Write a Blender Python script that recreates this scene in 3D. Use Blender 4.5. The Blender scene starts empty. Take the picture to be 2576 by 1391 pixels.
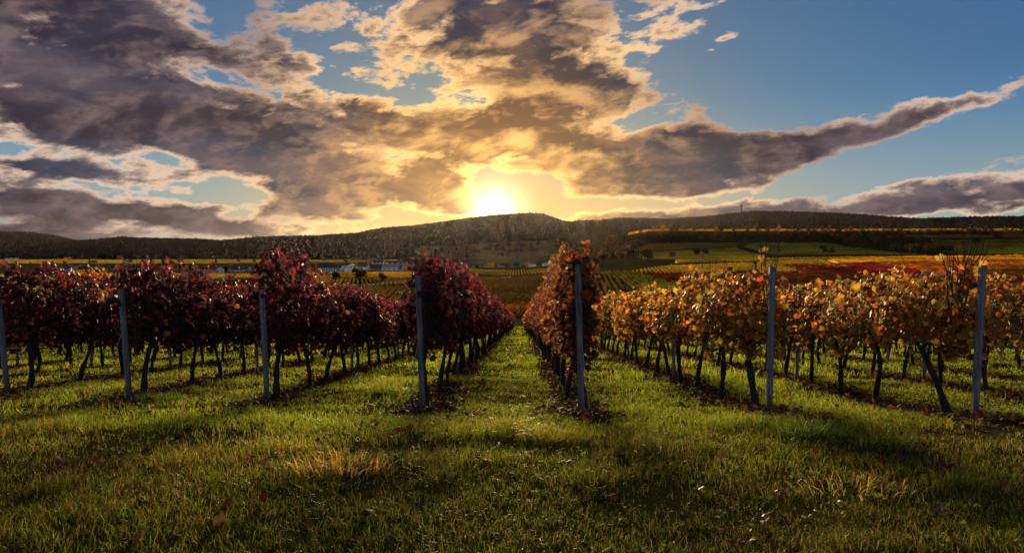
import bpy, bmesh, math, random
import numpy as np
from mathutils import Vector, Matrix, noise as mnoise

# ---------------------------------------------------------------- camera, sky, sun, exposure
scene = bpy.context.scene
COL = scene.collection
FPX, CPX, CPY = 1717.3, 1288.0, 695.5          # focal length and centre, in units of a 2576 pixel wide picture
HORIZON = 650.0
PITCH = math.atan((CPY - HORIZON) / FPX)
CAM = Vector((0.0, 0.0, 1.5))

cam_data = bpy.data.cameras.new('camera')
cam_data.sensor_width = 36.0
cam_data.lens = 36.0 * FPX / 2576.0
cam_data.clip_start = 0.05
cam_data.clip_end = 60000.0
cam = bpy.data.objects.new('camera', cam_data)
cam.location = CAM
cam.rotation_euler = (math.pi / 2 - PITCH, 0.0, 0.0)
COL.objects.link(cam)
scene.camera = cam

def ray(px, py):
    """direction seen at a place of the 2576 wide picture"""
    x, u = (px - CPX) / FPX, (CPY - py) / FPX
    c, s = math.cos(PITCH), math.sin(PITCH)
    return Vector((x, c + u * s, u * c - s)).normalized()

def azel(px, py):
    d = ray(px, py)
    return math.atan2(d.x, d.y), math.asin(d.z)

SUN_AZ = azel(1246, 538)[0]
SUN_EL = math.radians(3.98)
SUN_DIR = Vector((math.sin(SUN_AZ) * math.cos(SUN_EL), math.cos(SUN_AZ) * math.cos(SUN_EL), math.sin(SUN_EL)))

sun_data = bpy.data.lights.new('sun', 'SUN')
sun_data.energy = 5.0
sun_data.angle = math.radians(13.0)
sun_data.color = (1.0, 0.70, 0.36)
sun = bpy.data.objects.new('sun', sun_data)
sun.rotation_euler = (-SUN_DIR).to_track_quat('-Z', 'Y').to_euler()
sun.location = (0, 0, 200)
COL.objects.link(sun)

scene.view_settings.view_transform = 'Standard'
scene.view_settings.look = 'None'
scene.view_settings.gamma = 1.0
scene.view_settings.use_curve_mapping = False
scene.view_settings.exposure = 1.85
scene.render.engine = 'CYCLES'
scene.cycles.max_bounces = 6
scene.cycles.diffuse_bounces = 3
scene.cycles.glossy_bounces = 2
scene.cycles.transmission_bounces = 3
scene.cycles.volume_bounces = 0
scene.cycles.transparent_max_bounces = 8
scene.cycles.sample_clamp_indirect = 4.0

class NT:
    """small helper for writing node trees"""
    def __init__(self, tree):
        self.t = tree
        tree.nodes.clear()
    def n(self, kind, **kw):
        nd = self.t.nodes.new(kind)
        for k, v in kw.items():
            setattr(nd, k, v)
        return nd
    def link(self, a, b):
        self.t.links.new(a, b)
    def put(self, sock, v):
        if hasattr(v, 'is_output'):
            self.link(v, sock)
        else:
            sock.default_value = v
    def m(self, op, a, b=None, c=None, clamp=False):
        nd = self.n('ShaderNodeMath', operation=op, use_clamp=clamp)
        for i, v in enumerate((a, b, c)):
            if v is not None:
                self.put(nd.inputs[i], v)
        return nd.outputs[0]
    def v(self, op, a, b=None, scale=None):
        nd = self.n('ShaderNodeVectorMath', operation=op)
        self.put(nd.inputs[0], a)
        if b is not None:
            self.put(nd.inputs[1], b)
        if scale is not None:
            self.put(nd.inputs['Scale'], scale)
        return nd.outputs['Value'] if op in ('DOT_PRODUCT', 'LENGTH') else nd.outputs[0]
    def xyz(self, x, y, z):
        nd = self.n('ShaderNodeCombineXYZ')
        for i, v in enumerate((x, y, z)):
            self.put(nd.inputs[i], v)
        return nd.outputs[0]
    def mix(self, f, a, b, blend='MIX'):
        nd = self.n('ShaderNodeMix', data_type='RGBA', blend_type=blend)
        self.put(nd.inputs[0], f)
        self.put(nd.inputs[6], a if hasattr(a, 'is_output') else (*a, 1))
        self.put(nd.inputs[7], b if hasattr(b, 'is_output') else (*b, 1))
        return nd.outputs[2]
    def smooth(self, v, a, b, to0=0.0, to1=1.0):
        nd = self.n('ShaderNodeMapRange', interpolation_type='SMOOTHSTEP')
        self.put(nd.inputs[0], v)
        nd.inputs[1].default_value, nd.inputs[2].default_value = a, b
        nd.inputs[3].default_value, nd.inputs[4].default_value = to0, to1
        return nd.outputs[0]
    def noise(self, vec, scale, detail=2.0, rough=0.5, dist=0.0, color=False):
        nd = self.n('ShaderNodeTexNoise')
        if vec is not None:
            self.link(vec, nd.inputs['Vector'])
        nd.inputs['Scale'].default_value = scale
        nd.inputs['Detail'].default_value = detail
        nd.inputs['Roughness'].default_value = rough
        nd.inputs['Distortion'].default_value = dist
        return nd.outputs['Color' if color else 'Fac']

def build_world():
    world = bpy.data.worlds.new('World')
    scene.world = world
    world.use_nodes = True
    k = NT(world.node_tree)
    tc = k.n('ShaderNodeTexCoord')
    d = k.v('NORMALIZE', tc.outputs['Generated'])
    sep = k.n('ShaderNodeSeparateXYZ'); k.link(d, sep.inputs[0])
    X, Y, Z = sep.outputs
    az = k.m('ARCTAN2', X, Y)
    el = k.m('ARCSINE', Z)
    ae = k.xyz(az, el, 0.0)
    # angle to the sun
    cosg = k.v('DOT_PRODUCT', d, tuple(SUN_DIR))
    gam = k.m('ARCCOSINE', k.m('MINIMUM', k.m('MAXIMUM', cosg, -1.0), 1.0))
    def lobe(w, p=1.0):
        return k.m('EXPONENT', k.m('MULTIPLY', k.m('POWER', k.m('DIVIDE', gam, w), p), -1.0))
    wide, mid, core = lobe(0.42, 1.5), lobe(0.13, 1.3), lobe(0.026, 1.5)

    sky = k.n('ShaderNodeTexSky', sky_type='NISHITA')
    sky.sun_disc = False
    sky.sun_elevation = SUN_EL
    sky.sun_rotation = SUN_AZ
    sky.altitude = 200
    sky.air_density, sky.dust_density, sky.ozone_density = 1.0, 0.6, 2.2
    clear = k.v('SCALE', sky.outputs[0], scale=0.070)
    clear = k.mix(1.0, clear, (0.44, 1.0, 1.66), 'MULTIPLY')
    aure = k.v('SCALE', (1.0, 0.55, 0.16), scale=k.m('ADD', k.m('MULTIPLY', wide, 0.09), k.m('MULTIPLY', mid, 0.16)))
    clear = k.v('ADD', clear, aure)
    low = k.m('MULTIPLY', k.smooth(el, 0.24, 0.0), k.m('ADD', 0.55, k.m('MULTIPLY', wide, 0.25)))
    clear = k.mix(low, clear, k.mix(k.smooth(gam, 0.08, 0.50), (0.86, 0.50, 0.17), (0.40, 0.42, 0.46)))

    clear = k.mix(k.m('MULTIPLY', wide, 0.85), clear, k.mix(1.0, clear, (0.82, 0.52, 0.24), 'MULTIPLY'))
    # cloud layer: a deck seen in perspective plus the billows of its sides, in banks where the evening has them
    h = k.m('ADD', k.m('MAXIMUM', Z, -0.02), 0.19)
    P = k.xyz(k.m('DIVIDE', X, h), k.m('DIVIDE', Y, h), k.m('MULTIPLY', Z, 2.0))
    warp = k.v('SCALE', k.v('SUBTRACT', k.noise(P, 1.3, 3, 0.5, color=True), (0.5, 0.5, 0.5)), scale=0.45)
    P = k.v('ADD', P, warp)
    rot = k.n('ShaderNodeVectorRotate', rotation_type='Z_AXIS'); k.link(P, rot.inputs['Vector'])
    rot.inputs['Angle'].default_value = 0.5
    P = k.v('MULTIPLY', rot.outputs[0], (1.0, 0.75, 1.0))
    n1 = k.noise(P, 3.0, 6, 0.58)
    nb = k.noise(P, 1.3, 2, 0.5)
    sk = k.m('ADD', k.m('MULTIPLY', el, 2.1), k.m('MULTIPLY', az, -0.25))
    Q = k.xyz(az, sk, 0.7)
    qw = k.v('SCALE', k.v('SUBTRACT', k.noise(Q, 7.0, 3, 0.5, color=True), (0.5, 0.5, 0.5)), scale=0.07)
    Q = k.v('ADD', Q, qw)
    nq = k.noise(Q, 9.5, 11, 0.62)
    # the same field a step nearer to the sun, for light that comes from behind
    dx = k.m('SUBTRACT', SUN_AZ, az); dy = k.m('SUBTRACT', SUN_EL, el)
    ln = k.m('MAXIMUM', k.m('SQRT', k.m('ADD', k.m('MULTIPLY', dx, dx), k.m('MULTIPLY', dy, dy))), 0.02)
    stepv = k.xyz(k.m('MULTIPLY', k.m('DIVIDE', dx, ln), 0.022), k.m('MULTIPLY', k.m('DIVIDE', dy, ln), 0.045), 0.0)
    nl = k.noise(Q, 9.5, 5, 0.55)
    n2 = k.noise(k.v('ADD', Q, stepv), 9.5, 5, 0.55)
    nfine = k.noise(Q, 26.0, 7, 0.62)
    nfine2 = k.noise(k.v('ADD', Q, k.v('SCALE', stepv, scale=0.35)), 26.0, 4, 0.55)

    def blob(px, py, rx, ry, ang, amp, p=2.0):
        a0, e0 = azel(px, py)
        c2 = math.cos(a0) ** 2
        mp = k.n('ShaderNodeMapping', vector_type='TEXTURE')
        k.link(ae, mp.inputs['Vector'])
        mp.inputs['Location'].default_value = (a0, e0, 0)
        mp.inputs['Rotation'].default_value = (0, 0, math.radians(ang))
        mp.inputs['Scale'].default_value = (rx / FPX * c2, ry / FPX * math.sqrt(c2), 1)
        r2 = k.v('DOT_PRODUCT', mp.outputs[0], mp.outputs[0])
        if p != 2.0:
            r2 = k.m('POWER', r2, p / 2)
        return k.m('MULTIPLY', k.m('EXPONENT', k.m('MULTIPLY', r2, -1.0)), amp)
    cover = -0.15
    for b in CLOUD_BANKS:
        cover = k.m('ADD', cover, blob(*b))
    D = k.m('ADD', cover, k.m('MULTIPLY', k.m('SUBTRACT', n1, 0.5), 1.3))
    D = k.m('ADD', D, k.m('MULTIPLY', k.m('SUBTRACT', nb, 0.5), 1.5))
    D = k.m('ADD', D, k.m('MULTIPLY', k.m('SUBTRACT', nq, 0.5), 2.6))
    D = k.m('ADD', D, k.m('MULTIPLY', k.m('SUBTRACT', nfine, 0.5), 0.80))
    alpha = k.smooth(D, -0.05, 0.25)
    thick = k.smooth(D, 0.0, 0.56)
    # light from behind: slopes of the cloud that turn to the sun, coarse and fine
    slope = k.m('ADD', k.m('MULTIPLY', k.m('SUBTRACT', nl, n2), 1.0), k.m('MULTIPLY', k.m('SUBTRACT', nfine, nfine2), 0.30))
    relief = k.smooth(slope, -0.06, 0.22)
    body = k.smooth(k.noise(P, 2.2, 6, 0.62), 0.44, 0.66)
    # colours: thin edges pass the low sun, deep cloud stays slate
    lit = k.mix(k.smooth(gam, 0.05, 0.55), (1.45, 0.82, 0.24), (0.92, 0.66, 0.50))
    lit = k.v('SCALE', lit, scale=k.m('ADD', 0.9, k.m('MULTIPLY', mid, 0.9)))
    deep = k.mix(k.smooth(gam, 0.03, 0.27), (0.24, 0.105, 0.028), (0.030, 0.024, 0.038))
    half = k.mix(k.smooth(gam, 0.04, 0.34), (0.46, 0.21, 0.055), (0.092, 0.070, 0.086))
    soft = k.mix(k.smooth(gam, 0.04, 0.42), (1.35, 0.72, 0.19), (0.27, 0.19, 0.18))
    cool = k.smooth(k.noise(P, 1.1, 3, 0.5), 0.42, 0.60)
    deep = k.mix(k.m('MULTIPLY', cool, k.smooth(gam, 0.15, 0.40)), deep, (0.030, 0.042, 0.075))
    deep = k.mix(body, deep, half)
    deep = k.mix(k.m('MULTIPLY', relief, k.m('ADD', 0.56, k.m('MULTIPLY', mid, 0.42))), deep, soft)
    rim = k.noise(Q, 4.0, 3, 0.5)
    lit = k.mix(k.smooth(rim, 0.36, 0.58, 0.85, 0.0), lit, soft)
    ccol = k.mix(thick, lit, deep)
    total = k.mix(alpha, clear, ccol)
    total = k.v('ADD', total, k.v('SCALE', (1.0, 0.80, 0.50), scale=k.m('MULTIPLY', core, 2.6)))
    # below the horizon: the dim evening ground
    total = k.mix(k.smooth(Z, -0.06, -0.01), (0.03, 0.028, 0.02), total)
    bg = k.n('ShaderNodeBackground')
    k.link(total, bg.inputs[0])
    bg.inputs[1].default_value = 0.325
    out = k.n('ShaderNodeOutputWorld')
    k.link(bg.outputs[0], out.inputs[0])
    world.cycles.sampling_method = 'MANUAL'
    world.cycles.sample_map_resolution = 512

# banks of cloud: (px, py, half width, half height, tilt, amount)
CLOUD_BANKS = [
    (120, 40, 460, 120, -10, 0.65), (480, 110, 330, 60, -22, 0.50), (280, 260, 460, 95, -12, 0.85), (1330, 100, 290, 150, -25, 1.00), (960, 60, 280, 60, 0, 0.40),
    (690, 125, 110, 36, -20, 0.60), (960, 290, 440, 72, -6, 0.65), (620, 385, 430, 55, -14, 0.70), (900, 440, 330, 48, -8, 0.65), (1300, 350, 300, 75, 5, 0.55),
    (1560, 170, 150, 70, 30, 0.36), (1480, 245, 230, 40, 5, 0.34), (850, 525, 150, 36, -5, 0.80), (200, 525, 430, 48, -7, 0.85), (560, 575, 190, 24, -12, 0.6), (120, 590, 300, 26, 0, 0.5),
    (70, 420, 130, 26, 0, 0.80), (90, 340, 260, 50, 0, 0.40), (330, 440, 160, 24, -10, 0.25), (1180, 520, 60, 20, 30, 0.45), (1060, 470, 130, 26, 0, 0.35),
    (1680, 400, 200, 68, 8, 1.15), (2060, 338, 400, 46, 13, 1.0), (2380, 278, 250, 30, 13, 0.70), (1960, 400, 170, 22, 14, 0.45), (2200, 300, 50, 20, 10, -0.35), (450, 470, 560, 120, -6, 0.16), (1050, 380, 500, 90, -5, 0.2), (2000, 400, 180, 18, 16, 0.35), (1700, 548, 340, 22, 2, 0.85), (2200, 520, 420, 30, 4, 0.75),
    (2250, 470, 260, 24, 7, 0.50), (2500, 515, 220, 30, 0, 0.60), (1780, 478, 150, 12, 8, 0.45), (1830, 97, 40, 7, 8, 0.5), (1795, 268, 42, 9, 8, 0.5), (1790, 127, 24, 5, 0, 0.5),
    (2200, 110, 620, 170, 0, -1.10), (600, 200, 120, 30, -14, -0.70), (420, 395, 70, 18, -14, -0.55), (600, 500, 150, 18, 0, -0.6), (1265, 475, 105, 46, 0, -0.85), (1450, 300, 90, 30, 30, -0.25),
    (2250, 420, 330, 22, 9, -0.95), (1520, 515, 160, 20, 0, -0.7), (1760, 285, 230, 32, 8, -0.7), (30, 230, 60, 50, 0, -0.4), (1050, 555, 150, 16, 0, -0.4), (1930, 490, 240, 14, 6, -0.4),
    (470, 465, 70, 14, 0, -0.5), (840, 205, 150, 14, -6, -0.35),
]
build_world()

# ---------------------------------------------------------------- helpers
rng = np.random.default_rng(11)
random.seed(11)

def tag(o, label=None, cat=None, group=None, kind=None):
    if label: o['label'] = label
    if cat: o['category'] = cat
    if group: o['group'] = group
    if kind: o['kind'] = kind
    return o

def link(name, data, mat=None, parent=None, loc=None):
    o = bpy.data.objects.new(name, data)
    COL.objects.link(o)
    if mat is not None and data is not None and not data.materials:
        data.materials.append(mat)
    if parent is not None:
        o.parent = parent
    if loc is not None:
        o.location = loc
    return o

def empty(name, loc, rz=0.0):
    o = bpy.data.objects.new(name, None)
    o.empty_display_size = 0.1
    o.location = loc
    o.rotation_euler = (0, 0, rz)
    COL.objects.link(o)
    return o

def np_mesh(name, verts, faces, cols=None, smooth=False):
    """faces: (n,3) or (n,4) index array, or a list of such arrays"""
    if not isinstance(faces, list):
        faces = [faces]
    faces = [np.asarray(f, dtype=np.int32) for f in faces if len(f)]
    me = bpy.data.meshes.new(name)
    verts = np.asarray(verts, dtype=np.float32)
    me.vertices.add(len(verts))
    me.vertices.foreach_set('co', verts.ravel())
    loops = np.concatenate([f.ravel() for f in faces])
    sizes = np.concatenate([np.full(len(f), f.shape[1], dtype=np.int32) for f in faces])
    starts = np.concatenate([[0], np.cumsum(sizes)[:-1]]).astype(np.int32)
    me.loops.add(len(loops))
    me.loops.foreach_set('vertex_index', loops)
    me.polygons.add(len(sizes))
    me.polygons.foreach_set('loop_start', starts)
    me.polygons.foreach_set('loop_total', sizes)
    me.polygons.foreach_set('use_smooth', np.full(len(sizes), bool(smooth)))
    me.update(calc_edges=True)
    if cols is not None:
        at = me.color_attributes.new('Col', 'FLOAT_COLOR', 'POINT')
        c = np.ones((len(verts), 4), dtype=np.float32)
        c[:, :3] = cols
        at.data.foreach_set('color', c.ravel())
    return me

class MB:
    """collects boxes, tubes and prisms for one mesh"""
    def __init__(self):
        self.v, self.f3, self.f4, self.c = [], [], [], []
        self.n = 0
    def add(self, v, f, col=(1, 1, 1)):
        v = np.asarray(v, dtype=np.float64).reshape(-1, 3)
        f = np.asarray(f, dtype=np.int64)
        self.v.append(v)
        (self.f3 if f.shape[1] == 3 else self.f4).append(f + self.n)
        self.c.append(np.broadcast_to(np.asarray(col, dtype=np.float64), (len(v), 3)))
        self.n += len(v)
    def box(self, c, s, rz=0.0, col=(1, 1, 1)):
        x, y, z = np.array(s) / 2.0
        v = np.array([[-x,-y,-z],[x,-y,-z],[x,y,-z],[-x,y,-z],[-x,-y,z],[x,-y,z],[x,y,z],[-x,y,z]])
        ca, sa = math.cos(rz), math.sin(rz)
        v = np.stack([v[:,0]*ca - v[:,1]*sa, v[:,0]*sa + v[:,1]*ca, v[:,2]], 1) + np.array(c)
        self.add(v, [[0,3,2,1],[4,5,6,7],[0,1,5,4],[1,2,6,5],[2,3,7,6],[3,0,4,7]], col)
    def tube(self, pts, rad, sides=6, col=(1, 1, 1), cap=True):
        pts = np.asarray(pts, dtype=np.float64)
        n = len(pts)
        rad = np.broadcast_to(np.asarray(rad, dtype=np.float64), (n,))
        tang = np.gradient(pts, axis=0)
        tang /= np.linalg.norm(tang, axis=1, keepdims=True) + 1e-9
        ref = np.array([1.0, 0, 0]) if abs(tang[0][0]) < 0.8 else np.array([0, 1.0, 0])
        a = np.cross(tang, ref); a /= np.linalg.norm(a, axis=1, keepdims=True) + 1e-9
        b = np.cross(tang, a)
        th = np.arange(sides) / sides * 2 * math.pi
        ring = a[:, None] * np.cos(th)[None, :, None] + b[:, None] * np.sin(th)[None, :, None]
        v = (pts[:, None] + ring * rad[:, None, None]).reshape(-1, 3)
        i = np.arange(n - 1)[:, None] * sides
        j = np.arange(sides)[None, :]
        j2 = (j + 1) % sides
        f = np.stack([i + j, i + j2, i + sides + j2, i + sides + j], -1).reshape(-1, 4)
        base = self.n
        self.add(v, f, col)
        if cap and sides >= 3:
            for k0 in (0, (n - 1) * sides):
                self.add(pts[0 if k0 == 0 else -1], np.zeros((0, 3)), col)
                ci = self.n - 1
                jj = np.arange(sides)
                t = np.stack([np.full(sides, ci), base + k0 + jj, base + k0 + (jj + 1) % sides], 1)
                self.f3.append(t if k0 else t[:, ::-1])
    def lathe(self, prof, sides=12, c=(0, 0, 0), col=(1, 1, 1)):
        """prof: (radius, z) pairs from the bottom up"""
        th = np.arange(sides) / sides * 2 * math.pi
        v = [[r*math.cos(t)+c[0], r*math.sin(t)+c[1], z+c[2]] for r, z in prof for t in th]
        f = []
        for i in range(len(prof) - 1):
            for j in range(sides):
                j2 = (j + 1) % sides
                f.append([i*sides+j, i*sides+j2, (i+1)*sides+j2, (i+1)*sides+j])
        self.add(v, f, col)
    def mesh(self, name, smooth=False):
        f = []
        if self.f3: f.append(np.concatenate(self.f3))
        if self.f4: f.append(np.concatenate(self.f4))
        return np_mesh(name, np.concatenate(self.v), f, np.concatenate(self.c), smooth)
    def build(self, name, mat, parent=None, loc=None, smooth=False):
        return link(name, self.mesh(name, smooth), mat, parent, loc)

def sstep(v, a, b):
    t = np.clip((v - a) / (b - a), 0, 1)
    return t * t * (3 - 2 * t)

def vnoise(x, y, seed=0):
    """smooth value noise, 0..1, on arrays"""
    x = np.asarray(x, dtype=np.float64); y = np.asarray(y, dtype=np.float64)
    xi, yi = np.floor(x).astype(np.int64), np.floor(y).astype(np.int64)
    xf, yf = x - xi, y - yi
    def hsh(a, b):
        h = (a * 374761393 + b * 668265263 + seed * 974634777) & 0xFFFFFFFF
        h = ((h ^ (h >> 13)) * 1274126177) & 0xFFFFFFFF
        return ((h ^ (h >> 16)) & 0xFFFF) / 65535.0
    u, w = xf * xf * (3 - 2 * xf), yf * yf * (3 - 2 * yf)
    return (hsh(xi, yi) * (1-u) + hsh(xi+1, yi) * u) * (1-w) + (hsh(xi, yi+1) * (1-u) + hsh(xi+1, yi+1) * u) * w

def fbm(x, y, oct=4, seed=0):
    s, a, t = 0.0, 1.0, 0.0
    for i in range(oct):
        s = s + a * vnoise(x * 2**i, y * 2**i, seed + i); t += a; a *= 0.5
    return s / t

ORD = ['zeroth','first','second','third','fourth','fifth','sixth','seventh','eighth','ninth','tenth','eleventh','twelfth','thirteenth','fourteenth','fifteenth',
       'sixteenth','seventeenth','eighteenth','nineteenth','twentieth']
def ordinal(n):
    if n <= 20: return ORD[n]
    tens = {2: 'twenty', 3: 'thirty', 4: 'forty', 5: 'fifty', 6: 'sixty', 7: 'seventy'}[n // 10]
    if n % 10 == 0: return tens[:-1] + 'ieth'
    return tens + '-' + ORD[n % 10]

# ---------------------------------------------------------------- materials
def mat_new(name):
    m = bpy.data.materials.new(name)
    m.use_nodes = True
    return m, NT(m.node_tree)

def finish(k, shader):
    o = k.n('ShaderNodeOutputMaterial')
    k.link(shader, o.inputs[0])

def principled(k, col, rough=0.7, metal=0.0, spec=0.4, normal=None):
    p = k.n('ShaderNodeBsdfPrincipled')
    k.put(p.inputs['Base Color'], col if hasattr(col, 'is_output') else (*col, 1))
    k.put(p.inputs['Roughness'], rough)
    p.inputs['Metallic'].default_value = metal
    p.inputs['Specular IOR Level'].default_value = spec
    if normal is not None:
        k.link(normal, p.inputs['Normal'])
    return p.outputs[0]

def bump(k, h, strength=0.3, dist=0.02):
    b = k.n('ShaderNodeBump')
    b.inputs['Strength'].default_value = strength
    b.inputs['Distance'].default_value = dist
    k.link(h, b.inputs['Height'])
    return b.outputs[0]

def attr_col(k):
    a = k.n('ShaderNodeAttribute'); a.attribute_name = 'Col'
    return a.outputs['Color']

def leafy(name, trans=0.4, rough=0.45, spec=0.5, tint=(1, 1, 1), thru=2.2, vein=0.25, scale=60):
    """thin leaf: gloss of a waxy face plus light let through from behind"""
    m, k = mat_new(name)
    c = attr_col(k)
    tc = k.n('ShaderNodeTexCoord')
    nz = k.noise(tc.outputs['Object'], scale, 3, 0.6)
    c = k.mix(k.smooth(nz, 0.35, 0.7, 0.0, vein), c, k.mix(1.0, c, (0.35, 0.3, 0.3), 'MULTIPLY'))
    if spec > 0:
        p = principled(k, c, rough, 0, spec)
    else:
        df = k.n('ShaderNodeBsdfDiffuse'); k.link(c, df.inputs[0]); p = df.outputs[0]
    t = k.n('ShaderNodeBsdfTranslucent')
    k.link(k.mix(1.0, k.v('SCALE', c, scale=thru), tint, 'MULTIPLY'), t.inputs[0])
    mx = k.n('ShaderNodeMixShader')
    mx.inputs[0].default_value = trans
    k.link(p, mx.inputs[1]); k.link(t.outputs[0], mx.inputs[2])
    finish(k, mx.outputs[0])
    return m

def plain(name, col, rough=0.7, metal=0.0, spec=0.4, scale=8.0, var=0.25, bstr=0.2, bdist=0.01, use_attr=False, stretch=(1, 1, 1)):
    m, k = mat_new(name)
    tc = k.n('ShaderNodeTexCoord')
    v = k.v('MULTIPLY', tc.outputs['Object'], stretch)
    nz = k.noise(v, scale, 5, 0.6)
    base = attr_col(k) if use_attr else None
    c = base if base is not None else k.mix(0.0, col, col)
    dark = k.mix(1.0, c, (1 - var, 1 - var, 1 - var), 'MULTIPLY')
    light = k.v('SCALE', c, scale=1 + var * 0.8)
    c = k.mix(k.smooth(nz, 0.3, 0.7), dark, light)
    finish(k, principled(k, c, rough, metal, spec, bump(k, nz, bstr, bdist)))
    return m

M = {}
M['vine_leaf'] = leafy('vine_leaf', 0.47, 0.48, 0.24, thru=2.6, vein=0.3, scale=45)
M['grass_blade'] = leafy('grass_blade', 0.5, 0.5, 0.16, tint=(1.04, 1.0, 0.5), thru=3.1, vein=0.1, scale=20)
M['litter_leaf'] = leafy('litter_leaf', 0.2, 0.7, 0.08, vein=0.4, scale=50)
M['tree_leaf'] = leafy('tree_leaf', 0.35, 0.6, 0.0, vein=0.2, scale=3)
M['far_vine'] = leafy('far_vine', 0.42, 0.75, 0.0, thru=2.9, vein=0.35, scale=1.3)
M['bark'] = plain('bark', (0.045, 0.034, 0.026), 0.9, spec=0.2, scale=40, var=0.55, bstr=0.9, bdist=0.012, stretch=(1, 1, 0.18))
M['cane'] = plain('cane', (0.085, 0.042, 0.022), 0.6, scale=60, var=0.4)
def steel_mat():
    """galvanised profile with dull zinc bloom, rust runs and dirt at the foot"""
    m, k = mat_new('galvanised_steel')
    tc = k.n('ShaderNodeTexCoord')
    v = k.v('MULTIPLY', tc.outputs['Object'], (1, 1, 0.12))
    n1 = k.noise(v, 40, 5, 0.65); n2 = k.noise(tc.outputs['Object'], 7, 4, 0.6)
    c = k.mix(k.smooth(n1, 0.3, 0.7), (0.15, 0.155, 0.16), (0.34, 0.35, 0.355))
    c = k.mix(k.smooth(n2, 0.52, 0.72, 0.0, 0.65), c, (0.12, 0.075, 0.045))
    sp = k.n('ShaderNodeSeparateXYZ'); k.link(tc.outputs['Object'], sp.inputs[0])
    foot = k.m('ADD', sp.outputs[2], k.m('MULTIPLY', n2, 0.25))
    c = k.mix(k.smooth(foot, 0.42, 0.12, 0.0, 0.8), c, (0.055, 0.045, 0.032))
    finish(k, principled(k, c, 0.62, 0.2, 0.4, bump(k, n1, 0.25, 0.004)))
    return m
M['steel'] = steel_mat()
M['wood'] = plain('weathered_wood', (0.19, 0.18, 0.17), 0.85, spec=0.25, scale=34, var=0.6, bstr=0.6, bdist=0.006, stretch=(1, 1, 0.06))
M['wire'] = plain('wire', (0.33, 0.32, 0.31), 0.35, metal=0.8, spec=0.5, scale=30, var=0.3)
M['wall'] = plain('render_wall', (0.8, 0.8, 0.8), 0.85, scale=0.6, var=0.10, bstr=0.05, use_attr=True)
M['roof'] = plain('roof_tile', (0.2, 0.1, 0.07), 0.8, scale=1.6, var=0.28, bstr=0.4, bdist=0.1, use_attr=True)
M['glass'] = plain('window_glass', (0.03, 0.035, 0.045), 0.15, spec=0.6, scale=1.0, var=0.1, bstr=0.0)
M['trim'] = plain('painted_trim', (0.8, 0.8, 0.8), 0.6, scale=2.0, var=0.08, bstr=0.0, use_attr=True)
M['asphalt'] = plain('road_surface', (0.30, 0.29, 0.28), 0.8, scale=0.5, var=0.2, bstr=0.2)
M['concrete'] = plain('concrete', (0.16, 0.15, 0.145), 0.8, scale=0.2, var=0.2, bstr=0.2)
M['forest'] = leafy('forest_canopy', 0.0, 0.95, 0.0, vein=0.45, scale=0.035)

def crown_mat():
    m, k = mat_new('forest_crown')
    oi = k.n('ShaderNodeObjectInfo')
    cr = k.n('ShaderNodeValToRGB')
    k.link(oi.outputs['Random'], cr.inputs[0])
    el = cr.color_ramp.elements
    el[0].position, el[0].color = 0.0, (0.020, 0.022, 0.015, 1)
    el[1].position, el[1].color = 1.0, (0.052, 0.035, 0.020, 1)
    for p_, c_ in ((0.3, (0.028, 0.023, 0.018)), (0.6, (0.040, 0.027, 0.022)), (0.9, (0.046, 0.029, 0.023))):
        e_ = el.new(p_); e_.color = (*c_, 1)
    geo = k.n('ShaderNodeNewGeometry')
    nz = k.noise(geo.outputs['Position'], 0.35, 3, 0.6)
    c = k.mix(k.smooth(nz, 0.3, 0.7, 0.0, 0.5), cr.outputs[0], k.mix(1.0, cr.outputs[0], (0.45, 0.45, 0.45), 'MULTIPLY'))
    df = k.n('ShaderNodeBsdfDiffuse'); k.link(c, df.inputs[0])
    finish(k, df.outputs[0])
    return m
M['forest_crown'] = crown_mat()

def ground_mat():
    m, k = mat_new('vineyard_ground')
    geo = k.n('ShaderNodeNewGeometry')
    pos = geo.outputs['Position']
    n0 = k.noise(pos, 0.9, 6, 0.6)
    n1 = k.noise(pos, 14.0, 5, 0.65)
    n2 = k.noise(pos, 0.02, 4, 0.6)
    grass = k.mix(k.smooth(n0, 0.35, 0.65), (0.030, 0.040, 0.010), (0.058, 0.060, 0.018))
    grass = k.mix(k.smooth(n1, 0.40, 0.75), grass, (0.040, 0.029, 0.016))
    c = k.mix(1.0, grass, attr_col(k), 'MULTIPLY')
    c = k.mix(k.smooth(n2, 0.42, 0.62, 0.0, 0.35), c, (0.085, 0.066, 0.018))
    finish(k, principled(k, c, 1.0, 0, 0.0, bump(k, n1, 0.6, 0.05)))
    return m
M['ground'] = ground_mat()

def soil_mat():
    m, k = mat_new('soil')
    geo = k.n('ShaderNodeNewGeometry')
    n1 = k.noise(geo.outputs['Position'], 18.0, 6, 0.7)
    n0 = k.noise(geo.outputs['Position'], 2.2, 3, 0.6)
    c = k.mix(k.smooth(n1, 0.3, 0.7), (0.016, 0.011, 0.008), (0.060, 0.041, 0.027))
    c = k.mix(k.smooth(n0, 0.5, 0.7, 0, 0.7), c, (0.040, 0.046, 0.014))
    finish(k, principled(k, c, 1.0, 0, 0.0, bump(k, n1, 1.0, 0.03)))
    return m
M['soil'] = soil_mat()

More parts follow.
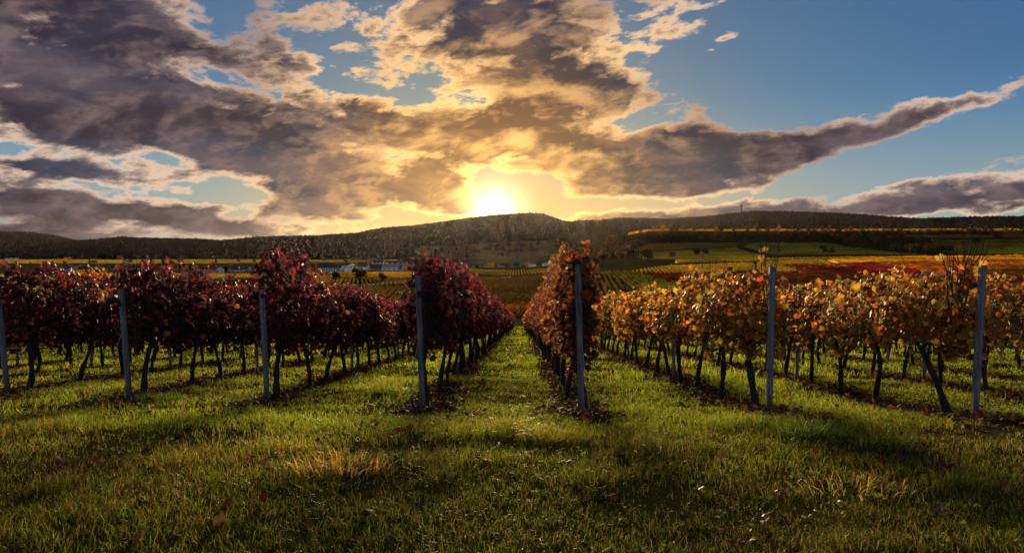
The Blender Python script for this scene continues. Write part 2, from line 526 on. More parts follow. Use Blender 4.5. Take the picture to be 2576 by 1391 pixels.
# ---------------------------------------------------------------- terrain
PROF_L = np.array([(-400, -1.2), (0, -1.48), (3, -1.53), (5, -1.60), (7, -1.74), (8, -1.84), (9, -1.99), (10, -2.08), (11, -2.15), (20, -2.95), (60, -6.55), (115, -11.5), (150, -13.6), (200, -14.3),
                   (400, -14.4), (900, -15.0), (1100, -13), (1500, -8), (2200, 2), (3000, 8), (12000, 10)], dtype=float)
PROF_R = np.array([(-400, -1.2), (0, -1.48), (3, -1.53), (5, -1.60), (7, -1.74), (8, -1.84), (9, -1.99), (10, -2.08), (11, -2.15), (20, -2.95), (60, -6.55), (115, -11.5), (150, -13.4), (200, -13.4),
                   (300, -11), (450, -6), (600, -1), (700, 1.5), (800, 6), (900, 14), (960, 20), (1020, 35), (1075, 42.5), (1140, 47), (1300, 47), (2200, 40), (12000, 30)], dtype=float)

def T(x, y):
    """height of the land"""
    x = np.asarray(x, dtype=np.float64); y = np.asarray(y, dtype=np.float64)
    u = x / np.maximum(y, 60.0)
    w = sstep(u + 0.05 * (fbm(y / 260.0, x / 420.0, 2, 5) - 0.5), -0.03, 0.21)
    z = np.interp(y, PROF_L[:, 0], PROF_L[:, 1]) * (1 - w) + np.interp(y, PROF_R[:, 0], PROF_R[:, 1]) * w
    far = sstep(y, 150, 500)
    z = z + far * (fbm(x / 170.0, y / 170.0, 3, 3) - 0.5) * 3.0 * (1 - 0.5 * w)
    near = 1 - sstep(y, 40, 90)
    z = z + near * ((vnoise(x / 1.7, y / 1.7, 21) - 0.5) * 0.07 + (vnoise(x / 0.8, y / 0.8, 22) - 0.5) * 0.025) * sstep(np.abs(y) + np.abs(x), 0.0, 3.0)
    return z + CAM.z

_TS = np.geomspace(3.0, 6000.0, 900)
def unproject(px, py, far=6000.0):
    """the place on the land seen at a point of the 2576 wide picture"""
    d = ray(px, py)
    gap = CAM.z + d.z * _TS - T(d.x * _TS, d.y * _TS)
    hit = np.nonzero(gap < 0)[0]
    if len(hit) == 0:
        return CAM + d * far
    i = int(hit[0])
    t = _TS[0] if i == 0 else _TS[i-1] + (_TS[i] - _TS[i-1]) * gap[i-1] / (gap[i-1] - gap[i])
    return CAM + d * float(t)

def build_ground():
    ys = np.concatenate([np.linspace(-60, 1, 24), np.linspace(1.3, 30, 90), np.geomspace(30.6, 1400, 230), np.geomspace(1450, 11000, 24)])
    us = np.linspace(-1, 1, 300)
    us = np.sign(us) * (0.35 * np.abs(us) + 0.65 * np.abs(us) ** 2.2) * 1.7
    Xg = us[None, :] * (np.maximum(np.abs(ys), 1)[:, None] + 12.0)
    Yg = np.broadcast_to(ys[:, None], Xg.shape)
    Zg = T(Xg, Yg)
    v = np.stack([Xg, Yg, Zg], -1).reshape(-1, 3)
    ny, nx = Xg.shape
    i = np.arange(ny - 1)[:, None] * nx + np.arange(nx - 1)[None, :]
    f = np.stack([i, i + 1, i + nx + 1, i + nx], -1).reshape(-1, 4)
    a = fbm(v[:, 0] / 90, v[:, 1] / 90, 3, 40)
    c = np.stack([0.8 + 0.5 * a, 0.8 + 0.45 * a, 0.7 + 0.3 * a], 1)
    o = link('ground', np_mesh('ground', v, f, c, True), M['ground'])
    tag(o, 'grassy vineyard slope falling to the valley floor', kind='structure')
build_ground()

# ---------------------------------------------------------------- wooded hills
def forest_nodes():
    """crowns set on the points of a mesh, sized by the attribute 'size'"""
    g = bpy.data.node_groups.new('forest_crowns', 'GeometryNodeTree')
    g.interface.new_socket('Geometry', in_out='INPUT', socket_type='NodeSocketGeometry')
    g.interface.new_socket('Geometry', in_out='OUTPUT', socket_type='NodeSocketGeometry')
    N, Lk = g.nodes, g.links
    gi, go = N.new('NodeGroupInput'), N.new('NodeGroupOutput')
    ico = N.new('GeometryNodeMeshIcoSphere'); ico.inputs['Radius'].default_value = 1.0; ico.inputs['Subdivisions'].default_value = 2
    pos = N.new('GeometryNodeInputPosition')
    nz = N.new('ShaderNodeTexNoise'); nz.inputs['Scale'].default_value = 1.7
    Lk.new(pos.outputs[0], nz.inputs['Vector'])
    sub = N.new('ShaderNodeVectorMath'); sub.operation = 'SUBTRACT'; sub.inputs[1].default_value = (0.5, 0.5, 0.5)
    Lk.new(nz.outputs['Color'], sub.inputs[0])
    scl = N.new('ShaderNodeVectorMath'); scl.operation = 'SCALE'; scl.inputs['Scale'].default_value = 1.3
    Lk.new(sub.outputs[0], scl.inputs[0])
    sp = N.new('GeometryNodeSetPosition')
    Lk.new(ico.outputs['Mesh'], sp.inputs['Geometry']); Lk.new(scl.outputs[0], sp.inputs['Offset'])
    sm = N.new('GeometryNodeSetMaterial'); sm.inputs['Material'].default_value = M['forest_crown']
    Lk.new(sp.outputs[0], sm.inputs['Geometry'])
    at_ = N.new('GeometryNodeInputNamedAttribute'); at_.data_type = 'FLOAT_VECTOR'; at_.inputs['Name'].default_value = 'size'
    rv = N.new('FunctionNodeRandomValue'); rv.data_type = 'FLOAT_VECTOR'
    rv.inputs[0].default_value = (-0.15, -0.15, 0.0); rv.inputs[1].default_value = (0.15, 0.15, 6.283)
    iop = N.new('GeometryNodeInstanceOnPoints')
    Lk.new(gi.outputs[0], iop.inputs['Points']); Lk.new(sm.outputs[0], iop.inputs['Instance'])
    Lk.new(at_.outputs[0], iop.inputs['Scale']); Lk.new(rv.outputs[0], iop.inputs['Rotation'])
    Lk.new(iop.outputs[0], go.inputs[0])
    return g
FOREST = forest_nodes()

def hill(name, label, ridge, d_ridge, d_foot, z_foot, seed, trees=20000, tree=9.0, tone=(1, 1, 1), fields=False, dx=22.0, sharp=1.0):
    ridge = np.array(ridge, dtype=float)
    u0, u1 = (ridge[0, 0] - CPX) / FPX, (ridge[-1, 0] - CPX) / FPX
    def height(U, Tt):
        zr = (HORIZON - np.interp(U * FPX + CPX, ridge[:, 0], ridge[:, 1])) / FPX * d_ridge - tree * 0.9
        Dd = d_foot + Tt * (d_ridge - d_foot)
        Xh = U * Dd
        shape = np.where(Tt <= 1, np.sin(np.clip(Tt, 0, 1) ** sharp * math.pi / 2), 1 - (Tt - 1) ** 1.5 * 0.9)
        spur = (fbm(Xh / 420.0, Dd / 700.0, 4, seed) - 0.5)
        fold = np.clip(4 * Tt * (1 - Tt), 0, 1) ** 1.2 * (1 - sstep(Tt, 0.5, 0.85))
        rise = np.where(Tt <= 1, Dd / d_ridge, 1.0)          # a slope that climbs steadily to its crest
        zz = z_foot + (zr - z_foot) * shape * rise + spur * (zr - z_foot + 25) * 0.30 * fold
        if fields:
            fz = (1 - sstep(Tt + (fbm(Xh / 300.0, Dd / 300.0, 3, seed + 9) - 0.5) * 0.45, 0.17, 0.25)) * sstep(U, -0.22, -0.12) * (1 - sstep(U, 0.06, 0.12))
        else:
            fz = np.zeros_like(U)
        return Xh, Dd, zz, fz
    us = np.linspace(u0, u1, int((u1 - u0) * d_ridge / dx))
    ts = np.concatenate([np.linspace(0, 1, int((d_ridge - d_foot) / dx)), np.linspace(1, 1.7, 16)[1:]])
    U, Tt = np.meshgrid(us, ts)
    Xh, Dd, zz, fz = height(U, Tt)
    zz = zz - 14.0 * (Tt < 0.001)
    v = np.stack([Xh, Dd, zz + CAM.z], -1).reshape(-1, 3)
    ny, nx = U.shape
    i = np.arange(ny - 1)[:, None] * nx + np.arange(nx - 1)[None, :]
    f = np.stack([i, i + 1, i + nx + 1, i + nx], -1).reshape(-1, 4)
    c = np.broadcast_to(np.array([0.040, 0.030, 0.024]), U.shape + (3,))
    stripe = (0.75 + 0.5 * vnoise(Xh / 9.0, Dd / 160.0, seed + 8))[..., None]
    patch = vnoise(Xh / 140.0, Dd / 110.0, seed + 7)[..., None]
    c = c * (1 - fz[..., None]) + fz[..., None] * stripe * (np.array([0.085, 0.078, 0.024]) * patch + np.array([0.115, 0.085, 0.024]) * (1 - patch))
    o = link(name, np_mesh(name, v, f, c.reshape(-1, 3), True), M['forest'])
    tag(o, label, kind='structure')
    # the wood on it
    n = trees
    tu = u0 + (u1 - u0) * rng.random(n); tt = 0.01 + 1.03 * rng.random(n) ** 0.9
    X2, D2, Z2, f2 = height(tu, tt)
    hedge = vnoise(X2 / 60.0, D2 / 25.0, seed + 12) > 0.72
    keep = (rng.random(n) > f2 * 0.985) | (hedge & (rng.random(n) < 0.35))
    X2, D2, Z2, f2 = X2[keep], D2[keep], Z2[keep], f2[keep]
    n = len(X2)
    r = (4.2 + 3.6 * rng.random(n) ** 1.5) * (d_ridge / 3200.0) ** 0.5 * (1 - 0.45 * (f2 > 0.5))
    hh = r * (0.9 + 0.6 * rng.random(n))
    me = bpy.data.meshes.new('forest')
    me.vertices.add(n)
    me.vertices.foreach_set('co', np.stack([X2, D2, Z2 + CAM.z + hh * 0.75], 1).astype(np.float32).ravel())
    at_ = me.attributes.new('size', 'FLOAT_VECTOR', 'POINT')
    at_.data.foreach_set('vector', np.stack([r, r, hh], 1).astype(np.float32).ravel())
    fo = link('forest', me)
    md = fo.modifiers.new('crowns', 'NODES'); md.node_group = FOREST
    tag(fo, 'mixed autumn forest clothing the ' + label, kind='stuff')
    return o

hill('hill', 'high wooded hill under the low sun', [(-420, 625), (-200, 640), (20, 655), (40, 640), (100, 620), (180, 611), (300, 602), (450, 605), (560, 609), (650, 600), (800, 597), (900, 590), (960, 578), (1040, 572),
     (1120, 562), (1180, 553), (1240, 546), (1280, 543), (1335, 540), (1370, 543), (1400, 555), (1440, 566), (1500, 582), (1560, 610), (1640, 646)], 3200, 1950, -3, 3, trees=46000, fields=True, sharp=0.9)
hill('hill', 'long wooded ridge carrying the slender broadcasting tower', [(1250, 600), (1330, 580), (1400, 563), (1440, 560), (1500, 558), (1560, 552), (1620, 554), (1680, 555), (1750, 550), (1800, 546), (1860, 538), (1900, 535), (2000, 537),
     (2100, 540), (2200, 546), (2300, 553), (2360, 557), (2450, 565), (2700, 580), (3000, 600)], 4000, 2700, 5, 14, trees=34000)
hill('hill', 'nearer wooded ridge running out behind the bare canes', [(2080, 600), (2180, 580), (2260, 561), (2330, 553), (2400, 551), (2480, 549), (2576, 548), (2750, 546), (3000, 552), (3300, 575)], 3300, 2300, 20, 33, trees=22000)
hill('hill', 'farthest rounded hill at the edge of the ridge line', [(-700, 600), (-400, 590), (-100, 584), (0, 586), (80, 587), (140, 596), (190, 607), (260, 625), (330, 650)], 5600, 3800, 0, 47, trees=12000, dx=30.0)
hill('hill', 'low distant rise showing above the long ridge', [(200, 625), (270, 604), (310, 598), (350, 602), (420, 606), (460, 606), (490, 603), (520, 607), (600, 630)], 5200, 4300, 10, 51, trees=4000, dx=30.0)

# ---------------------------------------------------------------- vineyards on the valley floor
def clip_line(poly, p, d):
    """parts of the line p + t d inside a convex polygon"""
    t0, t1 = -1e9, 1e9
    n = len(poly)
    cx, cy = np.mean([q[0] for q in poly]), np.mean([q[1] for q in poly])
    for i in range(n):
        ax, ay = poly[i]; bx, by = poly[(i + 1) % n]
        nx, ny = -(by - ay), bx - ax
        if (cx - ax) * nx + (cy - ay) * ny < 0: nx, ny = -nx, -ny
        den = d[0] * nx + d[1] * ny
        num = (p[0] - ax) * nx + (p[1] - ay) * ny
        if abs(den) < 1e-9:
            if num < 0: return None
            continue
        t = -num / den
        if den > 0: t0 = max(t0, t)
        else: t1 = min(t1, t)
    return (t0, t1) if t1 - t0 > 4 else None

def row_geometry(a, b, col, hgt, wid, seg):
    L = math.hypot(b[0] - a[0], b[1] - a[1])
    n = max(3, int(L / seg) + 1)
    t = np.linspace(0, 1, n); t[1:-1] += (rng.random(n - 2) - 0.5) * 0.8 / n
    x = a[0] + (b[0] - a[0]) * t; y = a[1] + (b[1] - a[1]) * t
    dx, dy = (b[0] - a[0]) / L, (b[1] - a[1]) / L
    nx, ny = -dy, dx
    hh = hgt * (0.62 + 0.5 * rng.random(n)); hh[0] *= 0.7; hh[-1] *= 0.7
    off = [-0.5, -0.62, 0.0, 0.62, 0.5]; up = [0.30, 0.62, 1.0, 0.62, 0.30]
    V = np.zeros((n, 5, 3))
    z = T(x, y)
    for j in range(5):
        o = off[j] * wid * (0.7 + 0.6 * rng.random(n)) + (rng.random(n) - 0.5) * 0.25
        V[:, j, 0] = x + nx * o; V[:, j, 1] = y + ny * o
        V[:, j, 2] = z + hh * up[j] * (0.9 + 0.2 * rng.random(n))
    i = np.arange(n - 1)[:, None] * 5 + np.arange(4)[None]
    f = np.stack([i, i + 1, i + 6, i + 5], -1).reshape(-1, 4)
    base = np.array(col[0]) if rng.random() < 0.6 else np.array(col[1])
    mixv = rng.random((n, 5, 1))
    c = (np.array(col[0]) * (1 - mixv) + np.array(col[1]) * mixv) * 0.6 + base * 0.4
    c = c * (0.6 + 0.8 * rng.random((n, 5, 1)))
    pn = fbm(V[..., 0] / 26.0, V[..., 1] / 26.0, 3, 77)[..., None]; pm = fbm(V[..., 0] / 60.0 + 7, V[..., 1] / 60.0, 2, 78)[..., None]
    c = c * (0.45 + 1.1 * pn) * (1 + (pm - 0.5) * np.array([0.5, 0.1, -0.3]))
    return V.reshape(-1, 3), f, c.reshape(-1, 3)

YEL = ((0.543, 0.366, 0.035), (0.425, 0.342, 0.038)); GOLD = ((0.62, 0.37, 0.035), (0.46, 0.31, 0.04)); OLV = ((0.307, 0.260, 0.038), (0.378, 0.260, 0.038))
GRN = ((0.260, 0.283, 0.035), (0.354, 0.307, 0.040)); BRN = ((0.307, 0.183, 0.035), (0.248, 0.195, 0.038)); RED = ((0.236, 0.047, 0.035), (0.283, 0.088, 0.035)); ORG = ((0.42, 0.20, 0.034), (0.34, 0.21, 0.036)); DRK = ((0.177, 0.088, 0.033), (0.201, 0.118, 0.033))
# outline in the picture, where its rows run to on the horizon, colours, spacing, row length step, label when single rows can be told apart
FIELDS = [
    ([(1070, 695), (1500, 686), (1560, 712), (1600, 790), (1070, 800)], 1475, BRN, 2.3, 3.2, 'brown-olive vine row in the hollow straight beyond the lane'),
    ([(1500, 688), (1590, 688), (1790, 742), (1700, 765), (1600, 730)], 1440, GRN, 2.3, 3.0, 'yellow-green vine row curving down beside the brown hollow'),
    ([(1600, 694), (1690, 694), (1870, 735), (1800, 748)], 1440, RED, 2.3, 3.0, None),
    ([(1560, 690), (1680, 672), (1895, 664), (1900, 684), (1660, 692)], 1560, YEL, 2.4, 2.6, 'yellow-olive vine row in the short striped plot'),
    ([(1905, 663), (2060, 655), (2150, 678), (1950, 688), (1905, 684)], 1700, YEL, 2.4, 2.6, 'yellow-olive vine row in the plot below the wooded bank'),
    ([(1590, 640), (1850, 624), (1930, 646), (1900, 653), (1620, 656)], 1600, GRN, 2.6, 3.4, 'green vine row in the hillside plot under the wood'),
    ([(1580, 616), (1860, 612), (1850, 621), (1590, 636)], 1900, OLV, 2.8, 4.0, None),
    ([(1900, 612), (2080, 611), (2320, 642), (1960, 643), (1870, 622)], 2400, GRN, 2.8, 4.0, None),
    ([(2350, 606), (2700, 600), (2700, 640), (2400, 640), (2300, 622)], 2200, GRN, 2.8, 4.0, None),
    ([(2120, 596), (2700, 590), (2700, 597), (2200, 603)], 2000, OLV, 2.8, 4.5, None),
    ([(1700, 658), (2060, 650), (2330, 644), (2330, 648), (2060, 655), (1700, 664)], 2300, YEL, 2.6, 3.4, None),
    ([(2080, 656), (2330, 648), (2720, 640), (2720, 655), (2300, 662), (2110, 664)], 9000, GOLD, 2.6, 3.4, None),
    ([(2210, 666), (2720, 656), (2720, 684), (2330, 684)], 9000, ORG, 2.5, 3.4, None),
    ([(1960, 670), (2200, 666), (2330, 686), (2300, 704), (2050, 700)], 9000, RED, 2.5, 3.4, None),
    ([(1810, 700), (2050, 690), (2300, 706), (2720, 688), (2720, 790), (1800, 790)], 9000, DRK, 2.4, 3.4, None),
    ([(1690, 694), (1950, 690), (2050, 703), (1880, 735)], 1440, RED, 2.4, 3.2, None),
    ([(440, 692), (1040, 686), (1040, 700), (440, 704)], 700, YEL, 2.5, 3.2, None),
    ([(420, 707), (640, 705), (640, 730), (420, 735)], 560, DRK, 2.4, 3.2, None),
    ([(650, 704), (1040, 702), (1040, 716), (900, 724), (650, 726)], 900, OLV, 2.4, 3.2, None),
    ([(640, 730), (1050, 724), (1060, 790), (640, 790)], 1080, BRN, 2.4, 3.2, None),
    ([(-250, 695), (430, 692), (430, 735), (-250, 745)], 300, OLV, 2.5, 3.4, None),
    ([(-100, 653.5), (450, 654), (1000, 655), (1000, 661), (450, 662), (-100, 663)], 900, YEL, 3.2, 7.0, None),
    ([(1180, 676), (1480, 672), (1480, 684), (1180, 690)], 1300, YEL, 2.5, 3.2, None),
]
def build_fields():
    budget = 290
    for poly_px, vp, col, spacing, seg, label in FIELDS:
        poly = [tuple(unproject(*p).xy) for p in poly_px]
        hull = bmesh.new()
        vs = [hull.verts.new((p[0], p[1], 0)) for p in poly]
        r = bmesh.ops.convex_hull(hull, input=vs)
        pts = [v.co.copy() for v in hull.verts if any(e.is_boundary or len(e.link_faces) for e in v.link_edges)]
        hull.free()
        cx, cy = sum(p.x for p in pts) / len(pts), sum(p.y for p in pts) / len(pts)
        pts.sort(key=lambda p: math.atan2(p.y - cy, p.x - cx))
        poly = [(p.x, p.y) for p in pts]
        u = (vp - CPX) / FPX
        d = np.array([u, 1.0]) / math.hypot(u, 1)
        nrm = np.array([-d[1], d[0]])
        pr = [p[0] * nrm[0] + p[1] * nrm[1] for p in poly]
        MBall = MB()
        segs = []
        for q in np.arange(min(pr) + spacing / 2, max(pr), spacing):
            q = q + (random.random() - 0.5) * 0.2
            r = clip_line(poly, (nrm[0] * q, nrm[1] * q), d)
            if r is not None:
                segs.append(((nrm[0] * q + d[0] * r[0], nrm[1] * q + d[1] * r[0]), (nrm[0] * q + d[0] * r[1], nrm[1] * q + d[1] * r[1])))
        for i, (a, b) in enumerate(segs[::-1]):
            V, f, c = row_geometry(a, b, col, 1.9, 0.85, seg)
            if label and budget > 0:
                budget -= 1
                o = link('vine_row', np_mesh('vine_row', V - V[0], f, c, False), M['far_vine'], None, V[0])
                tag(o, f'{label}, {ordinal(i + 1)} from the village side', 'vine row', label.replace(' vine row ', ' vine rows '))
            else:
                MBall.add(V, f, c)
        if MBall.n:
            o = MBall.build('vineyard', M['far_vine'])
            tag(o, 'far vineyard plot of close leafy rows', kind='stuff')
build_fields()

# golden rows along the brow above the wood
def build_brow():
    mb = MB()
    for kk in range(16):
        yb = 1078 + kk * 4.0
        V, f, c = row_geometry((0.17 * yb, yb), (0.95 * yb, yb), GOLD, 2.1, 1.1, 5.0)
        mb.add(V, f, c)
    tag(mb.build('vineyard', M['far_vine']), 'golden vineyard on the brow above the wood', kind='stuff')
build_brow()

# pale farm road on the valley floor
def build_road():
    px = [(700, 733), (780, 728), (860, 722), (940, 719), (985, 714), (1035, 708), (1090, 706), (1200, 700), (1330, 697)]
    p = [unproject(*q) for q in px]
    pts = []
    for i in range(len(p) - 1):
        for t in np.linspace(0, 1, 24, endpoint=False):
            pts.append((p[i].x + (p[i+1].x - p[i].x) * t, p[i].y + (p[i+1].y - p[i].y) * t))
    pts = np.array(pts)
    d = np.gradient(pts, axis=0); d /= np.linalg.norm(d, axis=1, keepdims=True)
    n = np.stack([-d[:, 1], d[:, 0]], 1)
    rows = []
    for s, dz in ((-3.2, 0.1), (-2.6, 0.9), (2.6, 0.9), (3.2, 0.1)):
        q = pts + n * s
        rows.append(np.column_stack([q, T(q[:, 0], q[:, 1]) + dz]))
    V = np.stack(rows, 1)
    m = len(pts)
    i = np.arange(m - 1)[:, None] * 4 + np.arange(3)[None]
    f = np.stack([i, i + 1, i + 5, i + 4], -1).reshape(-1, 4)
    tag(link('road', np_mesh('road', V.reshape(-1, 3), f), M['asphalt']), 'pale farm road crossing the valley vineyards', kind='structure')
build_road()

# ---------------------------------------------------------------- trees
def leaf_cloud(n, centers, radii, size, cols, squash=0.9, seed=None):
    """many small folded leaf sprays through the volume of several lobes"""
    ci = rng.integers(0, len(centers), n)
    d = rng.normal(size=(n, 3)); d /= np.linalg.norm(d, axis=1, keepdims=True)
    r = rng.random(n) ** 0.45
    C = np.array(centers)[ci] + d * (r * np.array(radii)[ci])[:, None] * np.array([1, 1, squash])
    nr = rng.normal(size=(n, 3)) + d * 0.7 + np.array([0, 0, 0.3]); nr /= np.linalg.norm(nr, axis=1, keepdims=True)
    t = np.cross(nr, rng.normal(size=(n, 3))); t /= np.linalg.norm(t, axis=1, keepdims=True) + 1e-9
    b = np.cross(nr, t)
    s = size * (0.6 + 0.8 * rng.random(n))[:, None]
    v = np.stack([C - t*s, C + b*s*0.7 + nr*s*0.25, C + t*s, C - b*s*0.7 + nr*s*0.25], 1).reshape(-1, 3)
    i = np.arange(n)[:, None] * 4
    f = np.concatenate([i + np.array([[0, 1, 2]]), i + np.array([[0, 2, 3]])])
    cc = np.array(cols)[rng.integers(0, len(cols), n)] * (0.65 + 0.7 * rng.random((n, 1)))
    return v, f, np.repeat(cc, 4, 0)

def tree_meshes(h, rad, cols, leaves=500, kind='round', leaf=None):
    tb = MB()
    ch = h * (0.30 if kind != 'conifer' else 0.12)
    top = np.array([random.uniform(-.04, .04) * h, random.uniform(-.04, .04) * h, h * 0.92])
    pts = np.array([[0, 0, -0.3], [0.01*h, 0, ch*0.6], top*0.55, top])
    tb.tube(pts, [h*0.034, h*0.026, h*0.016, h*0.004], 6)
    lobes, radii = [], []
    if kind == 'conifer':
        for i in range(9):
            t = i / 8
            lobes.append((0, 0, h*(0.16 + 0.80*t))); radii.append(rad*(1.0 - 0.88*t))
    else:
        nl = 9
        for i in range(nl):
            a = i * 2.4 + random.random(); rr = rad * random.uniform(0.35, 0.72); zz = h * random.uniform(0.42, 0.82)
            if kind == 'bush': zz = h * random.uniform(0.22, 0.72)
            c = np.array([math.cos(a)*rr, math.sin(a)*rr, zz])
            lobes.append(tuple(c)); radii.append(rad * random.uniform(0.34, 0.56))
            tb.tube(np.array([[0, 0, ch*random.uniform(.6, 1.2)], c*0.55 + np.array([0, 0, ch*0.35]), c]), [h*0.014, h*0.009, h*0.003], 4, cap=False)
        lobes.append((0, 0, h*0.86 - rad*0.25)); radii.append(rad*0.5)
    v, f, c = leaf_cloud(leaves, lobes, radii, leaf or rad*0.13, cols, 0.85)
    cm = np_mesh('crown', v, f, c)
    return tb.mesh('trunk', True), cm

def tree(name, label, cat, loc, h, rad, cols, leaves=500, kind='round', group=None, leaf=None):
    e = empty(name, loc, random.random() * 6.28)
    tm, cm = tree_meshes(h, rad, cols, leaves, kind, leaf)
    link('trunk', tm, M['bark'], e); link('crown', cm, M['tree_leaf'], e)
    tag(e, label, cat, group)
    return e

A_ORG = [(0.42, 0.17, 0.02), (0.34, 0.20, 0.025), (0.26, 0.10, 0.02)]; A_RED = [(0.20, 0.045, 0.02), (0.15, 0.06, 0.02), (0.10, 0.03, 0.016)]
A_GRN = [(0.030, 0.042, 0.016), (0.045, 0.055, 0.018), (0.025, 0.032, 0.014)]; A_OLV = [(0.075, 0.072, 0.02), (0.10, 0.075, 0.02), (0.06, 0.05, 0.016)]; A_BRN = [(0.075, 0.042, 0.018), (0.055, 0.033, 0.016), (0.095, 0.06, 0.02)]
A_RST = [(0.17, 0.085, 0.02), (0.12, 0.07, 0.02)]; A_DRK = [(0.016, 0.026, 0.014), (0.024, 0.034, 0.016)]

def at(px, dist):
    """place on the land in the direction of a picture column at a forward distance"""
    x = (px - CPX) / FPX * dist
    return Vector((x, dist, float(T(x, dist)) - 0.05))

def near_trees():
    tree('autumn_tree', 'bright orange autumn tree glowing behind the dark red vine rows', 'tree', at(212, 75), 7.2, 3.6, A_ORG, 5200, leaf=0.16)
    tree('autumn_bush', 'orange-brown bush rising just above the dark red vines', 'bush', at(604, 110), 7.6, 2.6, [(0.26, 0.12, 0.02), (0.16, 0.10, 0.02)], 2200, 'bush', leaf=0.17)
    tree('autumn_bush', 'rust-red round bush behind the orange vine rows', 'bush', at(2338, 170), 8.2, 3.1, A_RED, 2400, 'bush', leaf=0.2)
    tree('bush', 'dark green round bush behind the orange vine rows', 'bush', at(2068, 150), 5.6, 2.4, A_GRN, 2000, 'bush', leaf=0.17)
    spots = [(905, 724, 11, 4.2, A_OLV, 'olive-brown tree standing beside the pale road'), (760, 724, 8, 3.5, A_OLV, 'small olive tree next to the road bend'), (962, 714, 7, 3, A_BRN, 'small brown tree on the far verge of the road'),
             (845, 714, 7, 3.2, A_GRN, 'small green tree on the road verge nearer the red vines'),
             (1628, 657, 12, 6, A_BRN, 'brown bush at the corner of the green plot'), (1752, 642, 9, 5, A_GRN, 'dark green bush between two hillside plots'), (1775, 641, 8, 4, A_GRN, 'smaller dark green bush beside its twin between plots'),
             (1690, 650, 8, 4.5, A_RST, 'orange bush low on the hillside plots'), (1560, 654, 9, 6, A_RST, 'orange bush at the mouth of the striped plot'), (2072, 636, 10, 5, A_BRN, 'brown bush in the middle of the hillside field'),
             (2092, 638, 7, 4, A_RST, 'small orange bush beside the brown field bush'), (2455, 618, 13, 6, A_GRN, 'blue-green tree below the brow behind bare canes'), (2510, 603, 9, 6, A_OLV, 'pale olive bush on the terrace under the brow'),
             (1520, 664, 9, 5, A_BRN, 'brown tree at the foot of the sunlit slope'), (1500, 668, 7, 4, A_OLV, 'olive tree beside the village sheds')]
    for px, py, h, r, cols, lab in spots:
        p = unproject(px, py)
        tree('bush' if 'bush' in lab else 'field_tree', lab, 'bush' if 'bush' in lab else 'tree', (p.x, p.y, float(T(p.x, p.y)) - 0.05), h, r, cols, 420, 'bush' if 'bush' in lab else 'round', 'trees and bushes among the valley vineyards', leaf=r*0.15)
near_trees()

def build_wood():
    """the wooded bank below the brow, one mass of small trees"""
    polys = [([(1540, 600), (1700, 596), (2110, 588), (2090, 610), (1880, 610), (1640, 616), (1560, 640), (1480, 652)], 520),
             ([(2080, 588), (2200, 597), (2330, 610), (2400, 638), (2300, 642), (2180, 622), (2060, 610)], 300),
             ([(2130, 590), (2620, 585), (2620, 590), (2200, 596)], 160), ([(1420, 640), (1560, 622), (1600, 640), (1480, 660)], 120)]
    V, F, C, n0 = [], [], [], 0
    TV = MB()
    for poly, n in polys:
        xs = [p[0] for p in poly]; ys = [p[1] for p in poly]
        k = 0
        while k < n:
            px, py = random.uniform(min(xs), max(xs)), random.uniform(min(ys), max(ys))
            inside = False
            for i in range(len(poly)):
                (ax, ay), (bx, by) = poly[i], poly[i - 1]
                if (ay > py) != (by > py) and px < (bx - ax) * (py - ay) / (by - ay) + ax: inside = not inside
            if not inside: continue
            k += 1
            p = unproject(px, py)
            h = random.uniform(5, 11); r = h * random.uniform(0.38, 0.55)
            cols = random.choice([A_GRN, A_OLV, A_BRN, A_BRN, A_BRN, A_GRN, A_RED if random.random() < 0.4 else A_BRN])
            z = float(T(p.x, p.y))
            cs = [(p.x + random.uniform(-.4, .4)*r, p.y + random.uniform(-.4, .4)*r, z + h*random.uniform(.3, .8)) for _ in range(5)]
            v, f, c = leaf_cloud(70, cs, [r*0.6]*5, r*0.22, cols)
            V.append(v); F.append(f + n0); C.append(c); n0 += len(v)
            TV.tube([(p.x, p.y, z - 0.3), (p.x, p.y, z + h*0.6)], [0.25, 0.1], 4, cap=False)
    o = link('wood', np_mesh('wood', np.concatenate(V), np.concatenate(F), np.concatenate(C)), M['tree_leaf'])
    tag(o, 'dense mixed wood covering the bank below the brow', kind='stuff')
    tag(TV.build('undergrowth', M['bark']), 'stems inside the wooded bank', kind='stuff')
build_wood()

def brow_trees():
    cols = [A_ORG, A_RED, A_BRN, A_OLV, A_RED, A_GRN]
    names = ['orange', 'red', 'brown', 'olive', 'red', 'green']
    for i, px in enumerate([1610, 1644, 1668, 1690, 1702, 1722, 1746, 1773, 1802, 1815, 1846, 1880, 1905, 1932, 1958, 2006, 2066, 2085, 2112, 2140]):
        d = 1072 + (i % 3) * 3
        j = (i * 5 + 2) % 6
        tree('brow_tree', f'small {names[j]} tree on the golden brow, {ordinal(i + 1)} from the sunny end', 'tree', at(px, d), 8 + (i * 7) % 5, 3.6 + (i * 3) % 3, cols[j], 220, 'bush', 'trees along the golden brow', leaf=0.9)
brow_trees()

# ---------------------------------------------------------------- village
WHT = (0.92, 0.92, 0.92); CRM = (0.62, 0.52, 0.38); GRY = (0.42, 0.42, 0.44); TAN = (0.38, 0.28, 0.18)
R_DRK = (0.050, 0.045, 0.048); R_BRN = (0.105, 0.066, 0.050); R_RED = (0.19, 0.075, 0.050); R_PNK = (0.46, 0.30, 0.25); R_WHT = (0.55, 0.53, 0.52)

